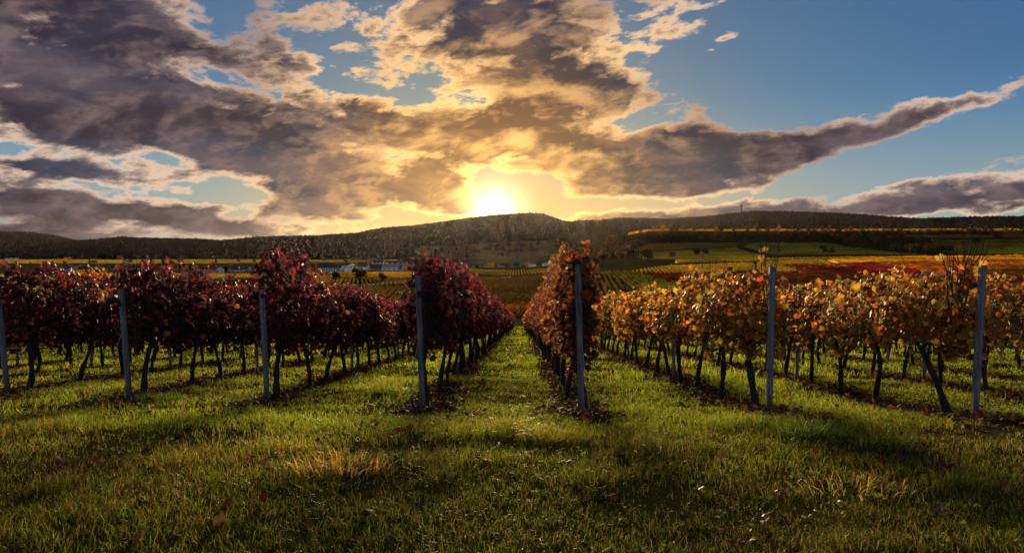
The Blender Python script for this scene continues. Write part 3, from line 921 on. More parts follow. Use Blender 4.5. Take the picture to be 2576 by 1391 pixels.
def house(label, x0, x1, ytop, ybase, wall=WHT, roof=R_BRN, rot=0.0, depth=None, roof_f=0.45, storeys=2, ridge='x', nwin=None, name='house', chimney=True, dormers=0, balcony=False, base_at=None):
    """picture bounds set the place, length and height of the building"""
    p = unproject((x0 + x1) / 2, base_at or ybase)
    dist = p.y
    L = (x1 - x0) / FPX * dist; H = (ybase - ytop) / FPX * dist
    W = depth or min(max(L * 0.55, 7.5), 13.0)
    L = max(4.0, (L - W * abs(math.sin(rot))) / max(0.6, math.cos(rot)))
    e = empty(name, (p.x, p.y + W * 0.4, float(T(p.x, p.y)) - 0.2), rot)
    hw = H * (1 - roof_f); hr = H * roof_f
    mb = MB()
    l, w = L / 2, W / 2
    if ridge == 'flat':
        mb.box((0, 0, hw / 2), (L, W, hw), col=wall)
    elif ridge == 'x':      # ridge along the length, gables at the ends
        v = [(-l,-w,0),(l,-w,0),(l,w,0),(-l,w,0),(-l,-w,hw),(l,-w,hw),(l,w,hw),(-l,w,hw),(-l,0,hw+hr*0.97),(l,0,hw+hr*0.97)]
        mb.add(v, [[0,1,5,4],[2,3,7,6],[1,2,6,5],[3,0,4,7]], wall)
        mb.add(v, [[5,6,9],[7,4,8]], wall)
    else:                   # gable toward the viewer
        v = [(-l,-w,0),(l,-w,0),(l,w,0),(-l,w,0),(-l,-w,hw),(l,-w,hw),(l,w,hw),(-l,w,hw),(0,-w,hw+hr*0.97),(0,w,hw+hr*0.97)]
        mb.add(v, [[0,1,5,4],[2,3,7,6],[1,2,6,5],[3,0,4,7]], wall)
        mb.add(v, [[4,5,8],[6,7,9]], wall)
    mb.build('wall', M['wall'], e)
    rb = MB()
    ov, th = 0.45, 0.28
    if ridge == 'flat':
        rb.box((0, 0, hw + hr / 2 + 0.003), (L + 0.5, W + 0.5, hr), col=roof)
    else:
        a, b = (l, w) if ridge == 'x' else (w, l)      # a along the ridge, b across it
        def P(s, t, z): return (s, t, z) if ridge == 'x' else (t, s, z)
        k = hr / b
        for sgn in (-1, 1):
            e0 = (sgn * (b + ov), hw - k * ov)
            v = [P(-a-ov, e0[0], e0[1]), P(a+ov, e0[0], e0[1]), P(a+ov, 0, hw+hr), P(-a-ov, 0, hw+hr)]
            v += [(q[0], q[1], q[2] + th) for q in v]
            rb.add(v, [[0,1,2,3],[4,5,6,7],[0,1,5,4],[1,2,6,5],[2,3,7,6],[3,0,4,7]], roof)
    ro = rb.build('roof', M['roof'], e)
    if chimney and ridge != 'flat':
        cb = MB()
        q = (L * 0.22, 0.3, hw + hr + 0.4) if ridge == 'x' else (0.5, W * 0.1, hw + hr + 0.3)
        cb.box(q, (0.8, 0.8, 1.8), col=(0.22, 0.13, 0.1)); cb.box((q[0], q[1], q[2] + 1.0), (1.0, 1.0, 0.2), col=(0.3, 0.28, 0.27))
        cb.build('chimney', M['roof'], ro)
    # windows: frame, pane set back in it, sill
    nw = nwin if nwin is not None else max(2, int(L / 3.4))
    ww, wh = min(1.3, L / (max(nw, 1) * 2.0)), min(1.5, hw / storeys * 0.5)
    fm = MB(); fm.box((0, 0, wh/2 + 0.05), (ww + 0.24, 0.10, 0.10), col=(0.6,)*3); fm.box((0, 0, -wh/2 - 0.05), (ww + 0.24, 0.10, 0.10), col=(0.6,)*3)
    for s in (-1, 1): fm.box((s*(ww/2 + 0.06), 0, 0), (0.12, 0.10, wh), col=(0.6,)*3)
    fm.box((0, 0.01, 0), (0.08, 0.07, wh), col=(0.6,)*3)
    gm = MB(); gm.box((0, 0.02, 0), (ww, 0.04, wh))
    fmesh, gmesh = fm.mesh('window'), gm.mesh('pane')
    for s in range(storeys):
        for i in range(nw):
            x = -l + (i + 0.5) * L / nw
            if s == 0 and i == nw // 2 and nw > 2: 
                db = MB(); db.box((x, -w - 0.04, hw/storeys*0.36), (1.3, 0.10, hw/storeys*0.72), col=(0.10, 0.06, 0.04)); db.box((x, -w - 0.06, hw/storeys*0.74), (1.6, 0.12, 0.14), col=(0.5,)*3)
                db.build('door', M['trim'], e)
                continue
            z = hw / storeys * (s + 0.55)
            f = link('window', fmesh, M['trim'], e, (x, -w - 0.05, z))
            link('pane', gmesh, M['glass'], f)
    # gable end windows on the end that turns to the viewer
    if ridge == 'x' and abs(rot) > 0.05:
        sg = 1 if rot < 0 else -1
        for s in range(storeys):
            for t in (-W * 0.22, W * 0.22):
                f = link('window', fmesh, M['trim'], e, (sg * (l + 0.05), t, hw / storeys * (s + 0.55)))
                f.rotation_euler = (0, 0, sg * math.pi / 2)
                link('pane', gmesh, M['glass'], f)
    for i in range(dormers):
        x = -l + (i + 0.5) * L / dormers
        db = MB()
        dw, dh = 1.5, 1.9
        z0 = hw + hr * 0.22; y0 = -w * 0.80
        db.add([(x-dw,y0,z0),(x+dw,y0,z0),(x+dw,y0,z0+dh),(x,y0,z0+dh*1.75),(x-dw,y0,z0+dh)], [[0,1,2],[0,2,4],[2,3,4]], WHT)
        db.add([(x-dw,y0,z0),(x-dw,y0+3,z0),(x-dw,y0+3,z0+dh),(x-dw,y0,z0+dh),(x+dw,y0,z0),(x+dw,y0+3,z0),(x+dw,y0+3,z0+dh),(x+dw,y0,z0+dh)], [[0,1,2,3],[4,5,6,7]], WHT)
        d_o = db.build('dormer', M['wall'], ro)
        dr = MB()
        for sg in (-1, 1):
            dr.add([(x+sg*(dw+.2),y0-.2,z0+dh-.1),(x,y0-.2,z0+dh*1.8),(x,y0+3.4,z0+dh*1.8),(x+sg*(dw+.2),y0+3.4,z0+dh-.1)], [[0,1,2,3]], roof)
        f = link('window', fmesh, M['trim'], ro, (x, y0 - 0.06, z0 + dh*0.6))
        dr.build('dormer_roof', M['roof'], ro)
        gb = link('dormer_pane', gmesh, M['glass'], ro, (x, y0 - 0.07, z0 + dh*0.6))
    if balcony:
        bb = MB()
        zb = hw * 0.52
        bb.box((0, -w - 0.7, zb), (L * 0.96, 1.3, 0.18), col=(0.25, 0.2, 0.16))
        bb.box((0, -w - 1.3, zb + 0.95), (L * 0.96, 0.08, 0.10), col=(0.10, 0.07, 0.05))
        for t in np.linspace(-L*0.47, L*0.47, 16): bb.box((t, -w - 1.3, zb + 0.5), (0.25, 0.05, 0.82), col=(0.10, 0.07, 0.05))
        bb.build('balcony', M['trim'], e)
    tag(e, label, name.replace('_', ' '), 'village houses')
    return e

house('cream house with red roof above the orange tree', 170, 204, 664, 677, CRM, R_RED, -0.4)
house('pale grey house with a dark roof behind red vine leaves', 150, 176, 669, 684, GRY, R_DRK, 0.3)
house('low dark-roofed house with an ochre gable', 222, 264, 668, 684, TAN, R_DRK, -0.35, storeys=1)
house('white hotel with brown roof and two rows of small windows', 499, 556, 671, 690.5, WHT, R_BRN, -0.32, roof_f=0.34, nwin=7)
house('tan brown house beside the white hotel gable', 557, 580, 669, 683, TAN, R_BRN, -0.3)
house('white gabled house with a steep dark red roof', 577, 611, 668, 683.5, WHT, R_RED, 0.35, roof_f=0.62)
house('small brown-roofed house after the red roof', 609, 628, 671, 683, GRY, R_BRN, -0.2)
house('grey-roofed house half hidden by the tallest red vine', 398, 426, 662, 673, WHT, R_DRK, 0.3)
house('broad red-roofed house among dark green trees', 425, 452, 664, 675, CRM, R_RED, -0.2)
house('white house showing between two red vine rows', 640, 660, 668, 683, WHT, R_RED, -0.3)
house('dark-roofed house with a white gable next to the long hotel', 749, 782, 662, 684.5, WHT, R_DRK, -0.38, roof_f=0.6)
house('long white hotel with dark roof and wooden balconies', 800, 862, 665.5, 684.5, WHT, R_DRK, -0.12, roof_f=0.42, nwin=9, balcony=True)
house('plain white hall with a flat pale roof', 862, 906, 672, 684, WHT, R_PNK, -0.10, roof_f=0.12, ridge='flat', storeys=1, nwin=0, chimney=False)
house('dark roof rising behind the long white hotel', 806, 834, 657, 673, GRY, R_DRK, 0.2, base_at=676)
house('rust-red roof behind the long white hotel', 834, 868, 658, 673, TAN, R_RED, -0.1, base_at=676)
house('pair-gabled white house behind the flat hall', 870, 895, 659.5, 674, WHT, R_RED, 0.1, ridge='y', base_at=677)
house('plain white two-storey house with shallow roof', 891, 927, 664.5, 681, WHT, R_BRN, -0.15, roof_f=0.3)
house('brown-roofed barn beside the pale hall', 925, 961, 666.5, 680, TAN, R_BRN, 0.0, roof_f=0.55, storeys=1)
house('tall dark roof with white dormers and white gable', 932, 966, 652, 673, WHT, R_BRN, -0.25, roof_f=0.6, dormers=3, base_at=676)
house('long dark roof with white dormers behind the pale hall', 966, 1025, 653, 673, WHT, R_BRN, -0.2, roof_f=0.6, dormers=4, base_at=676)
house('white winery hall with a pale pink roof', 960, 1016, 664, 680.5, WHT, R_PNK, -0.18, roof_f=0.45, storeys=1, nwin=4, chimney=False)
house('small grey house near the church', 1188, 1212, 662, 673, GRY, R_BRN, 0.2)
house('low red-roofed house past the church', 1216, 1242, 664, 673, CRM, R_RED, -0.2)
house('small dark-roofed house under the sun', 1252, 1274, 663, 672.5, GRY, R_DRK, 0.25)
house('brown-roofed house between church and sheds', 1284, 1312, 664, 672.5, TAN, R_BRN, -0.3)
house('white shed with sloping pale roof past the church', 1330, 1349, 664.5, 671.5, WHT, R_WHT, 0.0, ridge='flat', storeys=1, nwin=0, chimney=False, roof_f=0.2)
house('long white shed at the last edge of the village', 1365, 1397, 662, 669.5, WHT, R_WHT, 0.0, ridge='flat', storeys=1, nwin=0, chimney=False, roof_f=0.2)
house('white-roofed shed tucked behind the red end row', 1399, 1420, 660.5, 669.5, WHT, R_WHT, -0.3, roof_f=0.5, storeys=1, nwin=2, chimney=False)
house('white block far off below the rounded hill', 14, 40, 636, 643, WHT, R_DRK, 0.0, ridge='flat', storeys=2, nwin=5, chimney=False, roof_f=0.15, base_at=655)
for i, (px, lab) in enumerate([(290, 'dark roof between two red vine crowns'), (350, 'pale house glimpsed over the red vine crown'), (700, 'small white house beyond the red rows'), (725, 'low brown-roofed house by the gabled one')]):
    house(lab, px - 12, px + 12, 668, 680, [GRY, WHT, WHT, TAN][i], [R_DRK, R_BRN, R_RED, R_BRN][i], [0.2, -0.3, 0.3, -0.2][i])

def church():
    p = unproject(1159, 674)
    s = p.y / FPX
    e = empty('church', (p.x, p.y + 4, float(T(p.x, p.y)) - 0.2), -0.15)
    STN = (0.20, 0.14, 0.10)
    nb = MB(); L, W, hw, hr = 26*s, 10*s, 7*s, 8*s
    x0 = 3*s
    v = [(x0,-W/2,0),(x0+L,-W/2,0),(x0+L,W/2,0),(x0,W/2,0),(x0,-W/2,hw),(x0+L,-W/2,hw),(x0+L,W/2,hw),(x0,W/2,hw),(x0,0,hw+hr),(x0+L,0,hw+hr)]
    nb.add(v, [[0,1,5,4],[2,3,7,6],[1,2,6,5],[3,0,4,7]], STN); nb.add(v, [[5,6,9],[7,4,8]], STN)
    nb.build('nave', M['wall'], e)
    rb = MB()
    for sg in (-1, 1):
        v = [(x0-.3, sg*(W/2+.4), hw-.5), (x0+L+.3, sg*(W/2+.4), hw-.5), (x0+L+.3, 0, hw+hr+.1), (x0-.3, 0, hw+hr+.1)]
        v += [(q[0], q[1], q[2]+.3) for q in v]
        rb.add(v, [[0,1,2,3],[4,5,6,7],[0,1,5,4],[1,2,6,5],[2,3,7,6],[3,0,4,7]], R_DRK)
    rb.build('nave_roof', M['roof'], e)
    tb = MB(); tb.box((-1.5*s, 0, 10*s), (8.5*s, 8.5*s, 20*s), col=STN); tb.box((-1.5*s, 0, 20.2*s), (9.3*s, 9.3*s, 0.9*s), col=STN)
    tw = tb.build('tower', M['wall'], e)
    sb = MB()
    sb.lathe([(6.4*s, 20.7*s), (6.2*s, 22*s), (4.2*s, 25.5*s), (3.4*s, 26.5*s), (3.3*s, 29*s), (3.9*s, 29.6*s), (2.6*s, 31.5*s), (0.9*s, 33.5*s), (0.4*s, 37*s), (0.02, 40*s)], 8, (-1.5*s, 0, 0), R_DRK)
    sb.build('spire', M['roof'], e)
    gb = MB()
    for k in range(4):
        gb.box((x0 + (k+.5)*L/4, -W/2-.03, hw*.5), (1.2*s, 0.12, hw*.6))
    gb.build('window', M['glass'], e)
    lb = MB(); lb.box((-1.5*s, -4.25*s-.03, 16.5*s), (1.8*s, 0.12, 3.6*s)); lb.build('belfry_opening', M['glass'], e)
    tag(e, 'brown stone church with a tiered dark spire', 'church')
church()

def van():
    p = unproject(1004, 681.5)
    e = empty('parked_van', (p.x, p.y, float(T(p.x, p.y))), 0.0)
    b = MB(); prof = [(-2.6, .45), (2.3, .45), (2.5, .9), (2.35, 1.25), (1.6, 1.45), (1.0, 2.15), (-2.5, 2.2), (-2.65, 1.9)]
    n = len(prof)
    v = [(x, -0.95, z) for x, z in prof] + [(x, 0.95, z) for x, z in prof]
    b.add(v, [[i, (i+1) % n, n+(i+1) % n, n+i] for i in range(n)], (0.75,)*3)
    for o in (0, n): b.add([v[o+i] for i in range(n)], [[0, i, i+1] for i in range(1, n-1)], (0.75,)*3)
    b.build('body', M['trim'], e)
    g = MB(); g.add([(1.02, -0.97, 2.0), (1.0, -0.97, 1.5), (1.55, -0.97, 1.45), (0.2, -0.97, 1.5), (0.2, -0.97, 2.0)], [[0, 1, 2], [0, 3, 1], [0, 4, 3]]); g.build('side_window', M['glass'], e)
    for x in (-1.7, 1.6):
        for sy in (-1, 1):
            w = MB(); th = np.arange(10)/10*2*math.pi
            w.tube([(x, sy*0.75, .38), (x, sy*0.98, .38)], .38, 10, col=(0.02,)*3); w.build('wheel', M['trim'], e)
    tag(e, 'white van parked before the pale-roofed winery hall', 'van')
van()

def village_trees():
    spots = [(489, 685, 10, 5.2, A_DRK, 'round', 'dark round tree beside the white hotel'), (566, 684, 7, 4, A_DRK, 'bush', 'dark green shrub in front of the tan house'), (543, 668, 13, 3.5, A_DRK, 'conifer', 'dark conifer rising behind the white hotel'),
             (462, 685, 9, 5, A_GRN, 'round', 'green tree left of the dark round one'), (440, 683, 8, 4, A_OLV, 'round', 'olive tree before the broad red roof'), (380, 668, 14, 4, A_DRK, 'conifer', 'tall dark conifer behind the grey roofs'), (362, 668, 12, 4.5, A_DRK, 'round', 'dark tree next to the tall conifer'),
             (410, 663, 11, 4, A_GRN, 'round', 'green tree above the grey roofs'), (225, 664, 9, 3.5, A_DRK, 'conifer', 'dark conifer past the cream house'), (237, 665, 9, 5, A_DRK, 'round', 'dark spreading tree past the cream house'), (140, 682, 7, 5, A_GRN, 'bush', 'green shrub below the cream house'),
             (208, 682, 7, 5, A_DRK, 'bush', 'dark shrub beside the ochre gable'), (250, 690, 8, 6, A_OLV, 'bush', 'olive shrub under the dark-roofed house'), (790, 683, 8, 4, A_RED, 'round', 'rust tree between gabled house and long hotel'), (735, 676, 9, 4, A_GRN, 'round', 'green tree beside the white gable'),
             (932, 671, 9, 4, A_ORG, 'round', 'orange tree between the tall dark roofs'), (1022, 680, 9, 3.5, A_ORG, 'round', 'orange tree at the end of the winery hall'), (1075, 676, 9, 5, A_GRN, 'round', 'green tree past the winery hall'), (1110, 674, 8, 5, A_OLV, 'round', 'olive tree on the way to the church'),
             (1200, 676, 7, 4, A_BRN, 'bush', 'brown shrub in front of the church houses'), (1235, 675, 8, 5, A_ORG, 'round', 'orange tree below the sun'), (1270, 675, 8, 5, A_BRN, 'round', 'brown tree under the sun'), (1300, 675, 9, 5, A_GRN, 'round', 'green tree between church and sheds'),
             (1325, 673, 8, 4, A_ORG, 'bush', 'orange shrub beside the white shed'), (1356, 672, 9, 4, A_GRN, 'round', 'green tree between two white sheds'), (1140, 676, 7, 4, A_ORG, 'bush', 'orange shrub at the foot of the church tower'),
             (870, 664, 10, 4, A_DRK, 'round', 'dark tree behind the flat white hall'), (815, 660, 11, 5, A_DRK, 'round', 'dark tree above the long hotel roof'), (640, 662, 10, 4, A_GRN, 'round', 'green tree on the slope above the red roof'), (600, 661, 9, 4, A_DRK, 'bush', 'dark shrub on the vineyard slope behind the village')]
    for px, py, h, r, cols, kind, lab in spots:
        p = unproject(px, py)
        tree('village_tree' if kind != 'bush' else 'village_shrub', lab, 'tree' if kind != 'bush' else 'shrub', (p.x, p.y, float(T(p.x, p.y)) - 0.1), h, r, cols, 380, kind, 'village trees and shrubs', leaf=r*0.17)
village_trees()

# towers on the ridges
def broadcasting_tower():
    D = 4000.0
    x = (1863 - CPX) / FPX * D
    z = (HORIZON - 536) / FPX * D + CAM.z
    s = D / FPX
    e = empty('broadcasting_tower', (x, D, z))
    b = MB(); b.lathe([(2.9*s, -8*s), (2.3*s, 4*s), (1.8*s, 16*s)], 14); b.build('shaft', M['concrete'], e)
    b = MB(); b.lathe([(1.5*s, 15*s), (3.8*s, 16.6*s), (5.6*s, 17.4*s), (5.6*s, 19.2*s), (4.2*s, 19.4*s), (4.2*s, 20.4*s), (1.2*s, 20.8*s)], 18); b.build('pod', M['concrete'], e)
    b = MB(); b.lathe([(1.1*s, 20.5*s), (1.0*s, 23*s), (2.0*s, 23.2*s), (2.0*s, 24.2*s), (0.9*s, 24.4*s), (0.8*s, 26*s)], 12); b.build('neck', M['concrete'], e)
    b = MB(); b.tube([(0, 0, 25*s), (0, 0, 31*s), (0, 0, 38*s)], [0.7*s, 0.5*s, 0.3*s], 8); b.build('antenna', M['concrete'], e)
    tag(e, 'slender broadcasting tower with round pod on the long ridge', 'tower')
    D = 3200.0; s = D / FPX
    for px, py, kind in ((1332, 541, 0), (1278, 545, 1)):
        x = (px - CPX) / FPX * D; z = (HORIZON - py) / FPX * D + CAM.z
        if kind == 0:
            e = empty('lookout_tower', (x, D, z))
            b = MB(); b.lathe([(2.2*s, -3*s), (2.0*s, 7*s), (2.5*s, 7.4*s), (2.5*s, 8.6*s), (1.7*s, 8.8*s), (1.6*s, 10*s)], 12); b.build('shaft', M['concrete'], e)
            b = MB(); b.tube([(0, 0, 9.8*s), (0, 0, 14.5*s)], [0.3*s, 0.12*s], 6); b.build('antenna', M['concrete'], e)
            tag(e, 'stubby lookout tower on the hilltop beside the sun', 'tower')
        else:
            e = empty('radio_mast', (x, D, z))
            b = MB(); b.tube([(0, 0, -3*s), (0, 0, 10*s)], [0.6*s, 0.5*s], 6); b.build('pole', M['concrete'], e)
            b = MB(); b.lathe([(0.9*s, 6*s), (0.9*s, 9.5*s)], 8); b.build('aerial_drum', M['concrete'], e)
            tag(e, 'thin radio mast on the hill just past the sun', 'mast')
broadcasting_tower()

# ---------------------------------------------------------------- the vineyard in front
ROW_SLOPE = 0.0128
# key: x at the end post, forward distance of the end post, colour, phrase used in labels
ROWS = [
    ('L10', -21.15, 14.7, 'red', 'tenth village-side row from the lane'), ('L9', -18.95, 14.0, 'red', 'ninth village-side row from the lane'), ('L8', -16.75, 13.3, 'red', 'eighth village-side row from the lane'),
    ('L7', -14.55, 12.6, 'red', 'seventh village-side row from the lane'), ('L6', -12.35, 11.9, 'red', 'sixth village-side row from the lane'), ('L5', -10.15, 11.3, 'red', 'fifth village-side row from the lane'),
    ('L4', -7.95, 10.7, 'red', 'fourth village-side row from the lane'), ('L3', -5.75, 10.2, 'red', 'third village-side row from the lane'), ('L2', -3.55, 9.85, 'red', 'second village-side row from the lane'),
    ('L1', -1.20, 9.1, 'red', 'village-side row lining the lane'), ('R1', 0.86, 8.4, 'mix', 'red row between lane and orange rows'), ('R2', 3.05, 8.05, 'orange', 'first orange row from the lane'),
    ('R3', 5.25, 7.7, 'orange', 'second orange row from the lane'), ('R4', 7.45, 7.4, 'orange', 'third orange row from the lane'), ('R5', 9.65, 7.1, 'orange', 'fourth orange row from the lane'),
    ('R6', 11.85, 7.0, 'orange', 'fifth orange row from the lane'), ('R7', 14.05, 7.0, 'orange', 'sixth orange row from the lane'),
]
ROW_END = 116.0
VINE_STEP = 1.18
def row_x(x0, yend, y):
    return x0 + ROW_SLOPE * (y - yend)

PAL = {
    'red': [((0.042, 0.015, 0.021), 5), ((0.058, 0.015, 0.020), 5), ((0.088, 0.016, 0.020), 3), ((0.030, 0.016, 0.022), 5), ((0.24, 0.020, 0.020), 1.2), ((0.095, 0.040, 0.022), 1.6), ((0.22, 0.075, 0.018), 0.45)],
    'mix': [((0.085, 0.028, 0.016), 4), ((0.12, 0.034, 0.016), 3), ((0.19, 0.050, 0.015), 1.6), ((0.28, 0.095, 0.016), 1.2), ((0.050, 0.022, 0.016), 4), ((0.12, 0.060, 0.018), 2.5)],
    'orange': [((0.31, 0.125, 0.015), 3.2), ((0.28, 0.165, 0.018), 4.2), ((0.36, 0.095, 0.013), 2.4), ((0.17, 0.115, 0.020), 2.0), ((0.12, 0.062, 0.018), 3.0), ((0.26, 0.045, 0.014), 1.3), ((0.12, 0.14, 0.020), 2.2), ((0.085, 0.035, 0.018), 2.0)],
}
def pick(pal, n):
    w = np.array([p[1] for p in PAL[pal]]); c = np.array([p[0] for p in PAL[pal]])
    i = rng.choice(len(w), n, p=w / w.sum())
    return c[i] * (0.6 + 0.8 * rng.random((n, 1)))

# lobed leaf outlines (x across, y along from the stalk), unit size
LEAF_HI = np.array([(0, 0.04), (0.30, -0.12), (0.54, 0.14), (0.47, 0.36), (0.52, 0.62), (0.27, 0.72), (0, 0.98), (-0.29, 0.73), (-0.52, 0.60), (-0.48, 0.34), (-0.53, 0.12), (-0.28, -0.13)])
LEAF_LO = np.array([(0, -0.08), (0.52, 0.12), (0.36, 0.72), (-0.02, 1.0), (-0.40, 0.68), (-0.52, 0.14)])
def leaf_template(outline):
    c = np.array([[0.0, 0.36]])
    pts = np.concatenate([c, outline])
    n = len(outline)
    f = np.array([[0, 1 + i, 1 + (i + 1) % n] for i in range(n)])
    return pts, f

def leaves_mesh(C, N, U, S, cols, outline, curl=0.28):
    """leaf meshes at C, facing N, stalk to tip along U"""
    pts, f = leaf_template(outline)
    m, n = len(pts), len(C)
    N = N / (np.linalg.norm(N, axis=1, keepdims=True) + 1e-9)
    U = U - N * np.sum(U * N, axis=1, keepdims=True); U /= np.linalg.norm(U, axis=1, keepdims=True) + 1e-9
    R = np.cross(U, N)
    lx, ly = pts[:, 0][None], (pts[:, 1] - 0.3)[None]
    k = curl * (0.3 + 1.4 * rng.random((n, 1)))
    fold = (rng.random((n, 1)) - 0.3) * 0.7
    lz = -k * (lx ** 2 * 1.6 + (ly - 0.1) ** 2 * 0.9) + fold * np.abs(lx) + (rng.random((n, m)) - 0.5) * 0.16
    V = C[:, None] + S[:, None, None] * (R[:, None] * lx[..., None] + U[:, None] * ly[..., None] + N[:, None] * lz[..., None])
    F = (np.arange(n)[:, None, None] * m + f[None]).reshape(-1, 3)
    shade = 1 + 0.35 * (rng.random((n, m, 1)) - 0.5)
    return V.reshape(-1, 3), F, (cols[:, None] * shade).reshape(-1, 3)

def canopy(pal, n, size, outline, seed, length=1.55, thick=0.26, z0=0.72, z1=1.98, sparse=0.0, mixed=False):
    if mixed: thick = thick * 0.72
    """leaf field of one vine, along y, base at the origin"""
    y = (rng.random(n) - 0.5) * length
    top = z1 + 0.09 * np.sin(seed * 1.7 + y * 4.2) + 0.12 * (vnoise(y * 3.0 + seed * 7.3, y * 0 + seed, 4) - 0.5) * 2
    bot = z0 + 0.24 * (vnoise(y * 3.5 + seed * 3.1, y * 0 + seed, 9) - 0.5) * 2
    t = rng.random(n) ** 0.92
    z = bot + (top - bot) * t
    w = thick * (0.55 + 0.9 * vnoise(y * 2.6 + seed * 5.0, z * 2.4, 17)) * (0.72 + 0.5 * np.sin(np.clip(t, 0, 1) * math.pi))
    side = np.where(rng.random(n) < 0.5, -1.0, 1.0)
    x = side * w * rng.random(n) ** 0.45
    # a few shoots that stand above the hedge line
    up = rng.random(n) < 0.032
    slots = (rng.random(4) - 0.5) * length
    pk = rng.integers(0, 4, n)
    lift = rng.random(n)
    y = np.where(up, slots[pk] + (lift - 0.5) * 0.12, y); x = np.where(up, x * 0.35 + (lift * 0.22 - 0.1) * np.where(pk % 2, 1, -1), x)
    z = np.where(up, np.interp(y, np.sort(y), top[np.argsort(y)]) + lift * 0.24 * (0.4 + 0.3 * pk / 2), z)
    if sparse:
        keep = (vnoise(y * 4.0 + seed * 2.0, z * 4.0, 31) > sparse * (0.55 + 0.6 * rng.random(n))) | up
        x, y, z, side, t = x[keep], y[keep], z[keep], side[keep], t[keep]
        n = len(x)
    C = np.stack([x, y, z], 1)
    N = rng.normal(size=(n, 3)) * 0.55; N[:, 0] += side * 0.85; N[:, 2] += 0.30 + 0.5 * (t > 0.9)
    U = np.stack([rng.normal(size=n) * 0.5 + side * 0.25, rng.normal(size=n) * 0.6, -0.9 + rng.normal(size=n) * 0.45], 1)
    S = size * (0.40 + 1.0 * rng.random(n))
    col = pick(pal, n)
    if pal == 'red':
        hi = (t > 0.86) & (rng.random(n) < 0.30)
        col[hi] = np.array([0.20, 0.014, 0.022]) * (0.7 + 0.6 * rng.random((hi.sum(), 1)))
    return leaves_mesh(C, N, U, S, col, outline)

def trunk_mesh(seed, lean=0.0, thick=0.030):
    r = random.Random(seed)
    mb = MB()
    n = 9
    pts, rad = [], []
    a, b = r.uniform(-.14, .14), r.uniform(-.17, .17)
    ph = r.uniform(0, 6)
    for i in range(n):
        t = i / (n - 1)
        pts.append((a * math.sin(t * 3.0 + ph) * 0.6 - a * math.sin(ph) * 0.6, lean * (1 - t) + b * (math.sin(t * 4.4 + ph) - math.sin(4.4 + ph)) * 0.55, -0.06 + t * 0.92))
        rad.append(thick * (1.35 - 0.45 * t) * r.uniform(0.78, 1.3) * (1.4 if i == 0 else 1) * (1.2 if i == n - 1 else 1))
    mb.tube(pts, rad, 7)
    top = pts[-1]
    for s in (-1, 1):       # the two arms tied to the lowest wire
        q = [top, (top[0], top[1] + s*0.14, top[2] + 0.06), (0.0, top[1] + s*0.36, 0.93 + r.uniform(-.03, .03)), (0.0, top[1] + s*0.60, 0.92 + r.uniform(-.05, .02))]
        mb.tube(q, [thick*0.75, thick*0.55, thick*0.42, thick*0.3], 5)
    return mb.mesh('trunk', True)

def canes_mesh(seed, n=9, top=2.0, wild=0.0):
    r = random.Random(seed * 3 + 1)
    mb = MB()
    for i in range(n):
        y0 = -0.55 + 1.1 * (i + r.uniform(.1, .9)) / n
        hh = top * r.uniform(0.72, 1.08) + wild * r.random()
        pts = [(0, y0, 0.90)]
        x, y = 0.0, y0
        for s in range(1, 6):
            x += r.uniform(-.06, .06); y += r.uniform(-.07, .07)
            pts.append((x, y, 0.90 + (hh - 0.90) * s / 5))
        mb.tube(pts, np.linspace(0.0060, 0.0028, 6), 4, cap=False)
        if r.random() < 0.6:     # a side shoot that has broken loose
            k = r.randint(2, 4); p = np.array(pts[k])
            d = np.array([r.choice((-1, 1)) * r.uniform(.15, .35), r.uniform(-.2, .2), r.uniform(-.1, .25)])
            mb.tube([p, p + d * 0.6 + np.array([0, 0, .05]), p + d], [0.003, 0.0024, 0.0015], 3, cap=False)
    return mb.mesh('canes')

PROTO = {}
def make_protos():
    for pal, nv in (('red', 6), ('mix', 3), ('orange', 6)):
        for i in range(nv):
            og = pal == 'orange'
            kw = dict(mixed=pal == 'mix', z0=0.74, z1=1.66 if og else 1.98, sparse=0.64 if og else 0.42, thick=0.28 if og else 0.22)
            v, f, c = canopy(pal, 1500 if og else 1250, 0.074 if og else 0.080, LEAF_HI, i + 1, **kw)
            PROTO[pal, 'hi', i] = np_mesh('foliage', v, f, c)
            v, f, c = canopy(pal, 640 if og else 560, 0.110 if og else 0.120, LEAF_LO, i + 21, **kw)
            PROTO[pal, 'lo', i] = np_mesh('foliage', v, f, c)
            PROTO[pal, 'cane', i] = canes_mesh(i + (50 if og else 0), 11 if og else 8, 1.80 if og else 2.0, 0.25 if og else 0.15)
    for i in range(8):
        PROTO['trunk', i] = trunk_mesh(i + 100)
        PROTO['lean', i] = trunk_mesh(i + 200, lean=-0.40, thick=0.036)
    for pal in PAL:
        for i in range(8):
            v, f, c = leaves_mesh(np.zeros((1, 3)), np.array([[0, -1.0, 0.1]]), np.array([[0, 0, -1.0]]), np.array([1.0]), pick(pal, 1), LEAF_HI)
            me = np_mesh('leaf', v, f, c)
            me.materials.append(M['vine_leaf'])
            PROTO[pal, 'leaf', i] = me
make_protos()

def visible(x, y, h=2.0):
    return y > 1 and abs(x) / y < 0.80

